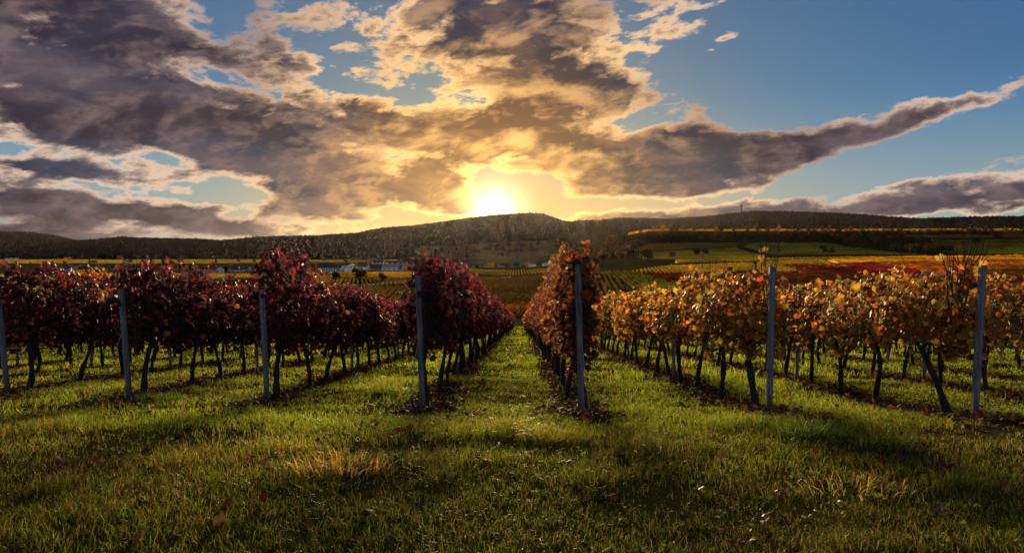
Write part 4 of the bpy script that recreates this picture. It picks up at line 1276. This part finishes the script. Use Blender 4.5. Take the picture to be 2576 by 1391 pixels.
def plant_rows():
    spots = []
    for ri, (key, x0, yend, pal, phrase) in enumerate(ROWS):
        n = 0
        y = yend + 0.80
        while y < ROW_END:
            n += 1
            x = row_x(x0, yend, y)
            if visible(x, y - 0.6):
                spots.append((math.hypot(x, y) * (0.55 if key in ('L1', 'R1', 'R2') else 1.0), ri, n, x, y))
            y += VINE_STEP * (0.93 + 0.14 * random.random())
    spots.sort()
    near, rest = spots[:300], spots[300:]
    for idx, (dd, ri, n, x, y) in enumerate(near):
        key, x0, yend, pal, phrase = ROWS[ri]
        z = float(T(x, y))
        e = empty('grapevine', (x, y, z), -ROW_SLOPE)
        first = n == 1
        flip = random.random() < 0.5
        tr = link('trunk', PROTO['lean' if first else 'trunk', random.randrange(8)], M['bark'], e)
        tr.scale = (1, 1, random.uniform(0.95, 1.05))
        if not first: tr.rotation_euler = (0, 0, random.uniform(-0.5, 0.5) + (math.pi if flip else 0))
        lod = 'hi' if y < 24 else 'lo'
        nv = 3 if pal == 'mix' else 6
        pi = random.randrange(nv)
        fo = link('foliage', PROTO[pal, lod, pi], M['vine_leaf'], e)
        fo['kind'] = 'stuff'
        fo.rotation_euler = (0, 0, math.pi if random.random() < 0.5 else 0)
        hs = random.uniform(0.95, 1.07) * (0.94 if first and key in ('L1', 'R1') else 1.0) * (0.82 if key[0] == 'L' and key != 'L1' and n > 2 else 0.92 if key[0] == 'L' and n == 2 else 1.0)
        fo.scale = (random.uniform(0.9, 1.25), 1, hs)
        if y < 40:
            ca = link('canes', PROTO[pal, 'cane', random.randrange(nv)], M['cane'], e)
            ca['kind'] = 'stuff'
            ca.scale = (1, 1, hs)
        word = {'red': 'dark red', 'mix': 'russet red', 'orange': 'orange'}[pal]
        tag(e, f'{word} grapevine, {ordinal(n)} from the end post, {phrase}', 'grapevine', f'grapevines of the {phrase}')
        # single leaves on the outside of the nearest vines
        if n <= 3 and key in ('L4', 'L3', 'L2', 'L1', 'R1', 'R2', 'R3', 'R4') and visible(x, y):
            cnt = 120 if n == 1 else 45
            for q in range(cnt):
                lf = link('leaf', PROTO[pal, 'leaf', random.randrange(8)], None, e)
                t = random.random()
                zz = random.uniform(0.85, 2.05 if pal != 'orange' else 1.72)
                if n == 1 and t < 0.45:      # end face of the row, toward the viewer
                    p = (random.uniform(-.22, .22), -0.72 + random.uniform(-.10, .10), zz); az = random.uniform(-.7, .7)
                    if t < 0.20 and key != 'R3' and pal != 'orange': p = (random.uniform(-.20, .20), -0.86 + random.uniform(-.08, .06), random.uniform(1.5, 2.05))   # hanging over the top of the post
                else:
                    s = 1 if x < 0 else -1
                    if random.random() < 0.2: s = -s
                    p = (s * random.uniform(.22, .36), random.uniform(-.6, .6), zz); az = s * 1.2 + random.uniform(-.6, .6)
                if random.random() < 0.12: p = (p[0] * 0.5, p[1], random.uniform(1.9, 2.2) if pal != 'orange' else random.uniform(1.6, 1.85))
                lf.location = p
                lf.rotation_euler = (random.uniform(-.7, .5), random.uniform(-.6, .6), az)
                sc = random.uniform(0.050, 0.108)
                lf.scale = (sc, sc, sc)
    # the rest of the vines, farther down the slope, read as one mass per colour
    for pal in PAL:
        Vs, Fs, Cs, n0 = [], [], [], 0
        tb = MB()
        for dd, ri, n, x, y in rest:
            if ROWS[ri][3] != pal: continue
            z = float(T(x, y))
            og = pal == 'orange'
            v, f, c = canopy(pal, 90 if y < 70 else 60, 0.26 if y < 70 else 0.32, LEAF_LO, n + ri * 3, z0=0.75, z1=1.65 if og else 1.8, sparse=0.35 if og else 0.0)
            Vs.append(v + np.array([x, y, z])); Fs.append(f + n0); Cs.append(c); n0 += len(v)
            tb.tube([(x, y, z - 0.1), (x + random.uniform(-.04, .04), y + random.uniform(-.08, .08), z + 0.45), (x, y, z + 0.95)], [0.04, 0.032, 0.03], 4, cap=False)
        if n0:
            tag(link('vine_foliage', np_mesh('vine_foliage', np.concatenate(Vs), np.concatenate(Fs), np.concatenate(Cs)), M['vine_leaf']), f'far foliage of the {pal if pal != "mix" else "russet"} vine rows', kind='stuff')
            tag(tb.build('vine_stems', M['bark']), f'far stems of the {pal if pal != "mix" else "russet"} vine rows', kind='stuff')
plant_rows()

# ---------------------------------------------------------------- posts, wires, anchors
def channel_mesh(h, w=0.075, d=0.05):
    """rolled steel post: open channel with lips, seen from its ribbed face"""
    prof = [(-w/2, d/2), (-w/2, -d*0.30), (-w*0.30, -d*0.30), (-w*0.20, -d*0.62), (w*0.20, -d*0.62), (w*0.30, -d*0.30), (w/2, -d*0.30), (w/2, d/2), (w/2 - 0.004, d/2), (w/2 - 0.004, -d*0.22), (w*0.24, -d*0.22), (w*0.16, -d*0.52), (-w*0.16, -d*0.52), (-w*0.24, -d*0.22), (-w/2 + 0.004, -d*0.22), (-w/2 + 0.004, d/2)]
    n = len(prof)
    zs = [-0.35, h]
    v = [(x, y, z) for z in zs for x, y in prof]
    mb = MB()
    mb.add(v, [[i, (i + 1) % n, n + (i + 1) % n, n + i] for i in range(n)])
    half = n // 2
    mb.add([(x, y, h) for x, y in prof], [[i, i + 1, n - 2 - i, n - 1 - i] for i in range(half - 1)])
    return mb.mesh('channel')

def hooks_mesh(h, w=0.075):
    mb = MB()
    for z in np.arange(0.5, h - 0.03, 0.115):
        for s in (-1, 1):
            mb.box((s * (w/2 + 0.005), -0.004, z), (0.012, 0.014, 0.022))
            mb.box((s * (w/2 + 0.009), -0.004, z + 0.014), (0.005, 0.010, 0.012))
    return mb.mesh('hooks')

def wood_post_mesh(h, w=0.076):
    mb = MB()
    n = 10
    zs = np.linspace(-0.3, h, 12)
    r = random.Random(5)
    off = [1 + r.uniform(-.06, .06) for _ in range(n)]
    v = []
    for k, z in enumerate(zs):
        for i in range(n):
            a = i / n * 2 * math.pi
            q = w / 2 * off[i] * (1.0 / max(abs(math.cos(a)), abs(math.sin(a))) ** 0.55) * (1 + r.uniform(-.015, .015)) * (0.93 if k == 11 else 1)
            v.append((q * math.cos(a), q * math.sin(a), z + (r.uniform(-.012, .012) if k == 11 else 0)))
    mb.add(v, [[k*n + i, k*n + (i+1) % n, (k+1)*n + (i+1) % n, (k+1)*n + i] for k in range(11) for i in range(n)])
    mb.add(v[11*n:], [[0, i, i + 1] for i in range(1, n - 1)])
    return mb.mesh('shaft')

END_POST = {  # height, sideways lean of the top, look
    'L4': (1.62, -0.09, 'steel', 'pale grey steel end post at the frame edge, before the fourth village-side row'), 'L3': (1.66, -0.07, 'steel', 'grey steel end post under the tall bushy red crown, a red leaf by its foot'),
    'L2': (1.62, -0.05, 'steel', 'grey steel end post leaning a little, before the second village-side row'), 'L1': (1.76, -0.05, 'wood', 'weathered wooden end post of the red row on the village side of the lane'),
    'R1': (1.82, -0.05, 'wood', 'weathered wooden end post of the red row facing the orange rows'), 'R2': (1.74, 0.0, 'steel', 'blue-grey steel end post of the first orange row with a leaning trunk'),
    'R3': (1.74, 0.03, 'steel', 'tall blue-grey steel end post topped by a bundle of bare canes'), 'R4': (1.74, 0.0, 'steel', 'steel end post of the third orange row'),
}
WIRE_Z = [0.92, 1.22, 1.50, 1.72]
def posts_and_wires():
    wh = ['lowest', 'second', 'third', 'top']
    line_ch = channel_mesh(1.72, 0.055, 0.038); line_hk = hooks_mesh(1.72, 0.055)
    for key, x0, yend, pal, phrase in ROWS:
        if key in END_POST:
            h, lean, look, label = END_POST[key]
            z = float(T(x0, yend))
            e = empty('end_post', (x0, yend, z))
            e.rotation_euler = (0.03, math.atan2(lean, h), random.uniform(-.15, .15))
            if look == 'steel':
                link('channel', channel_mesh(h, 0.064, 0.062), M['steel'], e)
                link('hooks', hooks_mesh(h, 0.064), M['steel'], e)['kind'] = 'stuff'
            else:
                link('shaft', wood_post_mesh(h), M['wood'], e)
            tb = MB()
            for zz in (0.62, 1.08, 1.38):
                th = np.linspace(0, 2 * math.pi, 13)
                tb.tube(np.stack([0.058 * np.cos(th), 0.048 * np.sin(th), np.full(13, zz) + 0.012 * np.sin(th * 2)], 1), 0.0022, 4, cap=False)
            tb.build('wire_tie', M['wire'], e)
            tag(e, label, 'vineyard post')
            # guy wire to a ground anchor in front of the row
            side = {'L4': -0.1, 'L3': -0.28, 'L2': -0.12, 'L1': -0.12, 'R1': 0.06, 'R2': 0.24, 'R3': 0.62, 'R4': 0.3}[key]
            ya = yend - {'R3': 0.10, 'R2': 0.12}.get(key, 0.35)
            xa = x0 + side
            za = float(T(xa, ya))
            a = empty('guy_wire', (xa, ya, za))
            mb = MB()
            top = np.array([x0 - xa + lean * 0.6, yend - ya, z - za + 1.12])
            mb.tube([(0, 0, 0.07), tuple(top * 0.5 + np.array([0, 0, 0.03])), tuple(top)], 0.0048, 4, cap=False)
            for tt in np.linspace(0.05, 0.42, 16): mb.tube([top * tt + np.array([0.006, 0, 0.06]), top * (tt + 0.012) + np.array([-0.006, 0, 0.06])], 0.0022, 3, cap=False)
            mb.build('strand', M['wire'], a)
            rb = MB(); th = np.linspace(0, 2 * math.pi, 15)
            rb.tube(np.stack([0.030 * np.cos(th), 0 * th, 0.045 + 0.030 * np.sin(th)], 1), 0.006, 6, cap=False); rb.tube([(0, 0, -0.2), (0, 0, 0.02)], 0.008, 6)
            rb.build('anchor_eye', M['wire'], a)
            tag(a, f'guy wire and anchor eye of the {phrase}', 'guy wire')
        # line posts
        n, y = 0, yend + 5.0
        while y < 95:
            x = row_x(x0, yend, y)
            n += 1
            if visible(x, y) and (y < 48 or key in ('L1', 'R1', 'R2')):
                e = empty('line_post', (x, y, float(T(x, y))), random.uniform(-.2, .2))
                e.rotation_euler[0] = random.uniform(-.02, .02); e.rotation_euler[1] = random.uniform(-.03, .03)
                link('channel', line_ch, M['steel'], e)
                if y < 25: link('hooks', line_hk, M['steel'], e)['kind'] = 'stuff'
                tag(e, f'thin steel line post, {ordinal(n)} behind the end, {phrase}', 'vineyard post', 'line posts inside the vine rows')
            y += 5.6
        # trellis wires, following the slope
        ys = np.concatenate([np.linspace(yend, yend + 30, 60), np.linspace(yend + 31, 110, 40)])
        xs = row_x(x0, yend, ys)
        if not (visible(xs[20], ys[20]) or key in ('R5', 'L5', 'L6')): continue
        zs = T(xs, np.full_like(xs, 0) + ys)
        for i, wz in enumerate(WIRE_Z):
            if i == 3 and pal == 'orange': wz += 0.07
            mb = MB()
            sag = 0.03 * np.sin((ys - yend) / 5.6 * math.pi) ** 2
            pts = np.stack([xs - xs[0], ys - ys[0], zs + wz - sag + 0.012 * rng.normal(size=len(ys)) - zs[0]], 1)
            mb.tube(pts, 0.0046, 3, cap=False)
            o = mb.build('trellis_wire', M['wire'], None, (xs[0], ys[0], zs[0]))
            tag(o, f'{wh[i]} trellis wire of the {phrase}', 'wire', 'trellis wires of the vine rows')
posts_and_wires()

# bundle of bare canes standing up at the tall end post, and stray shoots at the other row ends
def bare_canes():
    spec = {'R3': (18, 2.16, 0.36, -0.07), 'R2': (7, 2.20, 0.16, 0.02), 'R1': (8, 2.18, 0.18, 0.05), 'L1': (7, 2.20, 0.18, 0.0), 'L2': (5, 2.08, 0.16, 0.02), 'L3': (7, 2.22, 0.18, 0.0), 'L4': (5, 2.15, 0.15, 0.05)}
    look = {'R3': 'bundle of tall bare dark canes at the top of the blue-grey end post', 'R2': 'few bare shoots sticking up over the first orange end post', 'R1': 'bare shoots over the russet crown facing the orange rows',
            'L1': 'bare shoots over the red crown on the village side of the lane', 'L2': 'bare shoots over the second village-side end post', 'L3': 'bare shoots above the tall bushy red crown', 'L4': 'bare shoots above the red vine at the frame edge'}
    for key, x0, yend, pal, phrase in ROWS:
        if key not in spec: continue
        n, top, spread, dx = spec[key]
        r = random.Random(len(key) * 7 + n)
        e = empty('bare_cane_bundle', (x0 + dx, yend + 0.2, float(T(x0, yend + 0.2))))
        for i in range(n):
            mb = MB()
            bx, by = r.uniform(-.05, .05), r.uniform(-.05, .1)
            tx, ty, tz = r.uniform(-1, 1) * spread, r.uniform(-.2, .15), top * r.uniform(0.86, 1.04)
            pts = [(bx, by, 0.95), (bx + tx*0.2 + r.uniform(-.03, .03), by, 1.35), (bx + tx*0.5 + r.uniform(-.03, .03), by + ty*0.4, 1.72), (bx + tx*0.85, by + ty*0.8, (1.72 + tz)/2), (bx + tx, by + ty, tz)]
            mb.tube(pts, np.linspace(0.0070, 0.0036, 5), 5, cap=False)
            k = r.randint(2, 3); p = np.array(pts[k])
            mb.tube([p, p + np.array([r.uniform(-.1, .1), 0, 0.06]), p + np.array([r.uniform(-.18, .18), r.uniform(-.05, .05), 0.13])], [0.003, 0.0025, 0.0018], 4, cap=False)
            mb.build('cane', M['cane'], e)
            if r.random() < 0.22:
                lf = link('leaf', PROTO[pal, 'leaf', r.randrange(8)], None, e, pts[-2])
                lf.rotation_euler = (r.uniform(-.5, .5), r.uniform(-.6, .6), r.uniform(-.8, .8)); sc = r.uniform(.05, .09); lf.scale = (sc, sc, sc)
        tag(e, look[key], 'vine canes')
bare_canes()

# ---------------------------------------------------------------- soil strips, grass, fallen leaves
def row_dist(x, y):
    """sideways distance to the nearest vine row, and whether rows stand there at all"""
    d = np.full(x.shape, 9.0)
    for key, x0, yend, pal, phrase in ROWS:
        rx = x0 + ROW_SLOPE * (y - yend)
        d = np.minimum(d, np.where(y > yend - 0.5, np.abs(x - rx), np.hypot(x - x0, (y - (yend - 0.5)) * 0.7)))
    return d

def soil_strips():
    for key, x0, yend, pal, phrase in ROWS:
        ys = np.concatenate([np.arange(yend - 1.05, yend + 22, 0.22), np.arange(yend + 22, 112, 1.2)])
        rx = x0 + ROW_SLOPE * (ys - yend)
        n = len(ys)
        taper = np.clip((ys - ys[0]) / 0.5, 0.1, 1)
        cols = []
        for s in (-1, -0.5, 0, 0.5, 1):
            w = np.where(ys < yend + 2.0, 0.40, 0.30) * taper * (0.8 + 0.5 * vnoise(ys * 1.3, ys * 0 + s * 5 + x0, 3))
            xx = rx + s * w
            cols.append(np.stack([xx, ys, T(xx, ys) + 0.012 * (1 - abs(s)) + 0.002], 1))
        V = np.stack(cols, 1)
        i = np.arange(n - 1)[:, None] * 5 + np.arange(4)[None]
        f = np.stack([i, i + 1, i + 6, i + 5], -1).reshape(-1, 4)
        tag(link('soil_strip', np_mesh('soil_strip', V.reshape(-1, 3), f, None, True), M['soil']), f'bare soil strip under the {phrase}', kind='structure')
soil_strips()

def grass_field():
    # blades are thinned and widened with distance so that the sward stays closed
    bands = [(2.9, 5.0, 62000, 0.0040, 0.088), (5.0, 8.0, 92000, 0.0052, 0.090), (8.0, 13.0, 120000, 0.0075, 0.098), (13.0, 22.0, 85000, 0.013, 0.11), (22.0, 45.0, 85000, 0.026, 0.13), (45.0, 112.0, 26000, 0.07, 0.16)]
    Vs, Fs, Cs, n0 = [], [], [], 0
    for y0, y1, n, wid, hgt in bands:
        y = np.sqrt(y0**2 + (y1**2 - y0**2) * rng.random(n))
        if y0 >= 22:      # far off only the lanes near the middle are open to view
            x = (rng.random(n) * 2 - 1) * np.minimum(y * 0.80, 17.0 + 0.1 * y)
        else:
            x = (rng.random(n) * 2 - 1) * y * 0.80
        # gather blades into tufts
        k = n // 14
        if y0 < 22:
            cx, cy = x[:k], y[:k]
            j = rng.integers(0, k, n)
            r = (0.018 + 0.03 * rng.random(n)) * (1 + y0 * 0.10)
            a = rng.random(n) * 6.283
            pull = rng.random(n) < 0.72
            x = np.where(pull, cx[j] + r * np.cos(a), x); y = np.where(pull, cy[j] + r * np.sin(a), y)
        d = row_dist(x, y)
        bare = fbm(x * 1.1, y * 1.1, 3, 61)
        keep = rng.random(n) < np.clip(sstep(d, 0.20, 0.46) + 0.07, 0, 1) * np.clip((bare - 0.28) * 5, 0.12, 1)
        x, y, d = x[keep], y[keep], d[keep]
        n = len(x)
        z = T(x, y)
        big = fbm(x * 0.75, y * 0.75, 3, 71)
        tuft = sstep(vnoise(x * 1.9, y * 1.9, 72), 0.62, 0.92)
        h = 0.86 * hgt * (0.25 + 1.05 * rng.random(n) ** 1.3) * (0.35 + 1.3 * big) * (1 + 1.1 * tuft)
        w = wid * (0.6 + 0.8 * rng.random(n))
        ang = rng.random(n) * 6.283
        lean = h * (0.25 + 0.9 * rng.random(n) ** 1.3)
        bend = rng.random(n) * 6.283
        dx, dy = np.cos(bend) * lean, np.sin(bend) * lean
        px, py = np.cos(ang) * w / 2, np.sin(ang) * w / 2
        B = np.stack([x, y, z - 0.01], 1)
        P = np.stack([px, py, 0 * px], 1)
        mid = B + np.stack([dx * 0.32, dy * 0.32, h * 0.62], 1)
        tip = B + np.stack([dx, dy, h * (0.95 - 0.25 * rng.random(n))], 1)
        V = np.stack([B - P, B + P, mid + P * 0.75, mid - P * 0.75, tip], 1)
        i = np.arange(n)[:, None] * 5
        F = np.concatenate([i + np.array([[0, 1, 2]]), i + np.array([[0, 2, 3]]), i + np.array([[3, 2, 4]])])
        dry = fbm(x * 0.5 + 9, y * 0.5, 3, 81)
        t = rng.random(n)
        g = np.where(t[:, None] < 0.5, np.array([[0.062, 0.118, 0.010]]), np.array([[0.105, 0.130, 0.012]]))
        g = np.where((t > 0.82)[:, None], np.array([[0.125, 0.125, 0.018]]), g)
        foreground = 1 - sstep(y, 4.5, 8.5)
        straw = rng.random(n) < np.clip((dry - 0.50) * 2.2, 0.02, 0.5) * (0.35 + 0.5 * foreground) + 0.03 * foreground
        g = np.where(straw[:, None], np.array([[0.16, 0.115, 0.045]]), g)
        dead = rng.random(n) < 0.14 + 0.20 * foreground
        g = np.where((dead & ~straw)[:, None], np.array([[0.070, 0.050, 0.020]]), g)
        g = g * (0.55 + 0.9 * rng.random((n, 1))) * ((0.55 + 0.9 * big) * (1 - 0.42 * foreground) * (0.72 + 0.56 * vnoise(x * 0.33 + 3, y * 0.5, 95)))[:, None]  # blades near the camera darkened: dimmer foreground light painted into their colour
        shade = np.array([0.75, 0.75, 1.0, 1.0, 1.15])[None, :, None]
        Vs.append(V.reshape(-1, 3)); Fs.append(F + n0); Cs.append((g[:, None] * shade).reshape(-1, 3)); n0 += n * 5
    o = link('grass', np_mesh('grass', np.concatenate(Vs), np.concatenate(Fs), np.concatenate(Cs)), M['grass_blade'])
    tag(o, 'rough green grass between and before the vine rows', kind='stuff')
grass_field()

def grass_tuft(name, label, px, py, n, rad, hgt, cols, droop=0.8):
    p = unproject(px, py)
    z = float(T(p.x, p.y))
    r = rad * np.sqrt(rng.random(n)); a = rng.random(n) * 6.283
    bx, by = r * np.cos(a) * 1.6, r * np.sin(a)
    h = hgt * (0.4 + 0.75 * rng.random(n)) * (1 - 0.4 * r / rad)
    out = a + rng.normal(size=n) * 0.8
    L = h * (0.3 + droop * rng.random(n))
    w = 0.0024 + 0.002 * rng.random(n)
    pa = rng.random(n) * 6.283
    P = np.stack([np.cos(pa) * w, np.sin(pa) * w, 0 * w], 1)
    gz = T(p.x + bx, p.y + by) - z
    B = np.stack([bx, by, gz - 0.01], 1)
    D = np.stack([np.cos(out) * L, np.sin(out) * L, 0 * L], 1)
    up = np.stack([0 * h, 0 * h, h], 1)
    m1 = B + D * 0.18 + up * 0.5; m2 = B + D * 0.55 + up * 0.88; tp = B + D + up * (0.95 - 0.4 * rng.random((n, 1)))
    V = np.stack([B - P, B + P, m1 + P * .9, m1 - P * .9, m2 + P * .6, m2 - P * .6, tp], 1)
    i = np.arange(n)[:, None] * 7
    F = np.concatenate([i + np.array([[0, 1, 2]]), i + np.array([[0, 2, 3]]), i + np.array([[3, 2, 4]]), i + np.array([[3, 4, 5]]), i + np.array([[5, 4, 6]])])
    c = np.array(cols)[rng.integers(0, len(cols), n)] * (0.6 + 0.8 * rng.random((n, 1)))
    o = link(name, np_mesh(name, V.reshape(-1, 3), F, np.repeat(c, 7, 0)), M['grass_blade'], None, (p.x, p.y, z))
    tag(o, label, 'grass tuft')
STRAW = [(0.30, 0.20, 0.09), (0.24, 0.15, 0.06), (0.18, 0.14, 0.05)]
LUSH = [(0.045, 0.080, 0.014), (0.06, 0.10, 0.018), (0.035, 0.060, 0.012)]
grass_tuft('dry_grass_tuft', 'pale straw-coloured dry grass tuft in the foreground grass', 855, 1185, 260, 0.22, 0.21, STRAW, 1.6)
grass_tuft('dry_grass_tuft', 'flattened dry grass tuft below the rightmost posts', 2140, 1235, 150, 0.26, 0.13, [(0.17, 0.12, 0.05), (0.13, 0.10, 0.04)], 1.6)
grass_tuft('grass_tuft', 'dark lush grass tuft in front of the first orange end post', 2040, 1105, 520, 0.20, 0.26, LUSH, 1.3)
grass_tuft('grass_tuft', 'dark green grass mound beside the tuft of lush grass', 2200, 1120, 420, 0.22, 0.18, LUSH, 1.0)
grass_tuft('grass_tuft', 'green grass tuft at the foot of the third village-side end post', 400, 1010, 420, 0.20, 0.20, LUSH, 0.9)
grass_tuft('grass_tuft', 'green grass tuft between the two wooden end posts', 1130, 965, 500, 0.16, 0.22, [(0.08, 0.11, 0.016), (0.10, 0.11, 0.02)], 0.9)
grass_tuft('grass_tuft', 'yellow-green grass tuft straight before the lane', 1390, 1115, 600, 0.2, 0.2, [(0.09, 0.10, 0.018), (0.12, 0.10, 0.02)], 1.0)

def weeds():
    """broad-leaved weeds low in the grass"""
    n = 1400
    y = np.sqrt(3.0**2 + (15.0**2 - 9.0) * rng.random(n)); x = (rng.random(n) * 2 - 1) * y * 0.8
    keep = fbm(x * 0.6 + 4, y * 0.6, 2, 91) > 0.5
    x, y = x[keep], y[keep]; n = len(x); m = 6
    a = rng.random((n, m)) * 6.283; r = 0.01 + 0.04 * rng.random((n, m))
    X, Y = (x[:, None] + r * np.cos(a)).ravel(), (y[:, None] + r * np.sin(a)).ravel()
    C = np.stack([X, Y, T(X, Y) + 0.015 + 0.05 * rng.random(n * m)], 1)
    N = rng.normal(size=(n * m, 3)) * 0.35; N[:, 2] += 1
    U = np.stack([np.cos(a).ravel(), np.sin(a).ravel(), np.full(n * m, 0.35)], 1)
    cols = np.array([(0.045, 0.075, 0.016), (0.07, 0.095, 0.02), (0.05, 0.055, 0.02)])[rng.integers(0, 3, n * m)] * (0.6 + 0.8 * rng.random((n * m, 1)))
    v, f, c = leaves_mesh(C, N, U, 0.016 + 0.026 * rng.random(n * m), cols, LEAF_LO, 0.5)
    tag(link('weeds', np_mesh('weeds', v, f, c), M['grass_blade']), 'low broad-leaved weeds among the grass', kind='stuff')
weeds()

def litter():
    """dropped leaves under the rows"""
    for pal, keys, cnt in (('red', ('L4', 'L3', 'L2', 'L1'), 480), ('mix', ('R1',), 520), ('orange', ('R2', 'R3', 'R4', 'R5'), 800)):
        Cs, n = [], 0
        for key, x0, yend, p_, phrase in ROWS:
            if key not in keys: continue
            y = yend - 0.9 + 26 * rng.random(cnt) ** 1.6
            x = x0 + ROW_SLOPE * (y - yend) + rng.normal(size=cnt) * np.where(y < yend, 0.32, 0.24)
            Cs.append(np.stack([x, y, T(x, y) + 0.03 + 0.06 * rng.random(cnt) ** 2], 1))
        C = np.concatenate(Cs); n = len(C)
        N = rng.normal(size=(n, 3)) * 0.38; N[:, 2] += 1
        U = rng.normal(size=(n, 3))
        base = pick(pal, n)
        brown = np.array([0.10, 0.055, 0.030]) * (0.5 + rng.random((n, 1)))
        col = np.where(rng.random((n, 1)) < 0.6, brown, base)
        v, f, c = leaves_mesh(C, N, U, 0.085 * (0.6 + 0.7 * rng.random(n)), col, LEAF_HI, 0.6)
        word = {'red': 'dark red', 'mix': 'russet', 'orange': 'orange and brown'}[pal]
        tag(link('leaf_litter', np_mesh('leaf_litter', v, f, c), M['litter_leaf']), f'{word} dropped leaves lying under the vine rows', kind='stuff')
    # blown about in the open grass
    n = 420
    y = np.sqrt(3.2**2 + (11.0**2 - 3.2**2) * rng.random(n)); x = (rng.random(n) * 2 - 1) * y * 0.78
    C = np.stack([x, y, T(x, y) + 0.03 + 0.05 * rng.random(n)], 1)
    N = rng.normal(size=(n, 3)) * 0.5; N[:, 2] += 1
    col = np.array([(0.075, 0.042, 0.026), (0.05, 0.024, 0.02), (0.11, 0.066, 0.036), (0.085, 0.022, 0.018)])[rng.integers(0, 4, n)] * (0.5 + rng.random((n, 1)))
    v, f, c = leaves_mesh(C, N, rng.normal(size=(n, 3)), 0.03 + 0.045 * rng.random(n), col, LEAF_HI, 0.9)
    tag(link('leaf_litter', np_mesh('leaf_litter', v, f, c), M['litter_leaf']), 'small shrivelled leaves strewn through the open grass', kind='stuff')
    single = [(320, 998, 'red', (0.42, 0.012, 0.016), 'bright red fallen leaf beside the foot of the third village-side post'), (365, 1148, 'red', (0.05, 0.018, 0.018), 'dark shrivelled leaf lying in the foreground grass'), (235, 1128, 'red', (0.07, 0.025, 0.02), 'small dark red fallen leaf in the grass'),
              (1003, 1093, 'red', (0.26, 0.018, 0.02), 'red fallen leaf in grass before the wooden lane post'), (940, 1070, 'red', (0.16, 0.06, 0.045), 'curled brown leaf in grass before the wooden lane post'), (900, 1125, 'red', (0.05, 0.02, 0.02), 'dark curled leaf behind the straw tuft'),
              (630, 1165, 'red', (0.09, 0.03, 0.03), 'dull purple leaf lying left of the straw tuft'), (585, 1130, 'red', (0.04, 0.018, 0.018), 'blackish leaf lying in the mid foreground grass'), (1480, 1068, 'mix', (0.20, 0.06, 0.05), 'pinkish leaf before the wooden post facing the orange rows'),
              (1525, 1080, 'mix', (0.24, 0.045, 0.04), 'dusty red leaf, last of the leaves at the wooden post'), (1935, 1068, 'orange', (0.50, 0.22, 0.02), 'yellow-orange leaf on the soil under the first orange post'), (1975, 1005, 'orange', (0.40, 0.06, 0.014), 'red-orange leaf beside the guy wire of the first orange row'),
              (1790, 1100, 'orange', (0.28, 0.10, 0.02), 'brown-orange leaf at the front of the bare soil patch'), (1336, 886, 'mix', (0.34, 0.03, 0.016), 'small red leaf lying at the edge of the lane')]
    for px, py, pal, colr, lab in single:
        p = unproject(px, py)
        v, f, c = leaves_mesh(np.zeros((1, 3)), np.array([[0.1, -0.55, 1.0]]), rng.normal(size=(1, 3)), np.array([0.072]), np.array([colr]), LEAF_HI, 0.7)
        tag(link('fallen_leaf', np_mesh('fallen_leaf', v, f, c), M['litter_leaf'], None, (p.x, p.y, float(T(p.x, p.y)) + 0.055)), lab, 'leaf', 'fallen leaves in the grass')
litter()

# ---------------------------------------------------------------- evening haze
def haze():
    mb = MB()
    zl, zh = -24.0, 366.0
    mb.box((0, 5500, (zl + zh) / 2), (39000, 12600, zh - zl))
    m, k = mat_new('haze_air')
    v = k.n('ShaderNodeVolumePrincipled')
    v.inputs['Color'].default_value = (0.95, 0.90, 0.86, 1)
    v.inputs['Density'].default_value = HAZE
    v.inputs['Anisotropy'].default_value = 0.78
    o = k.n('ShaderNodeOutputMaterial')
    k.link(v.outputs[0], o.inputs['Volume'])
    tag(mb.build('haze', m), 'thin warm evening haze filling the valley', kind='stuff')
HAZE = 0.0000024
haze()
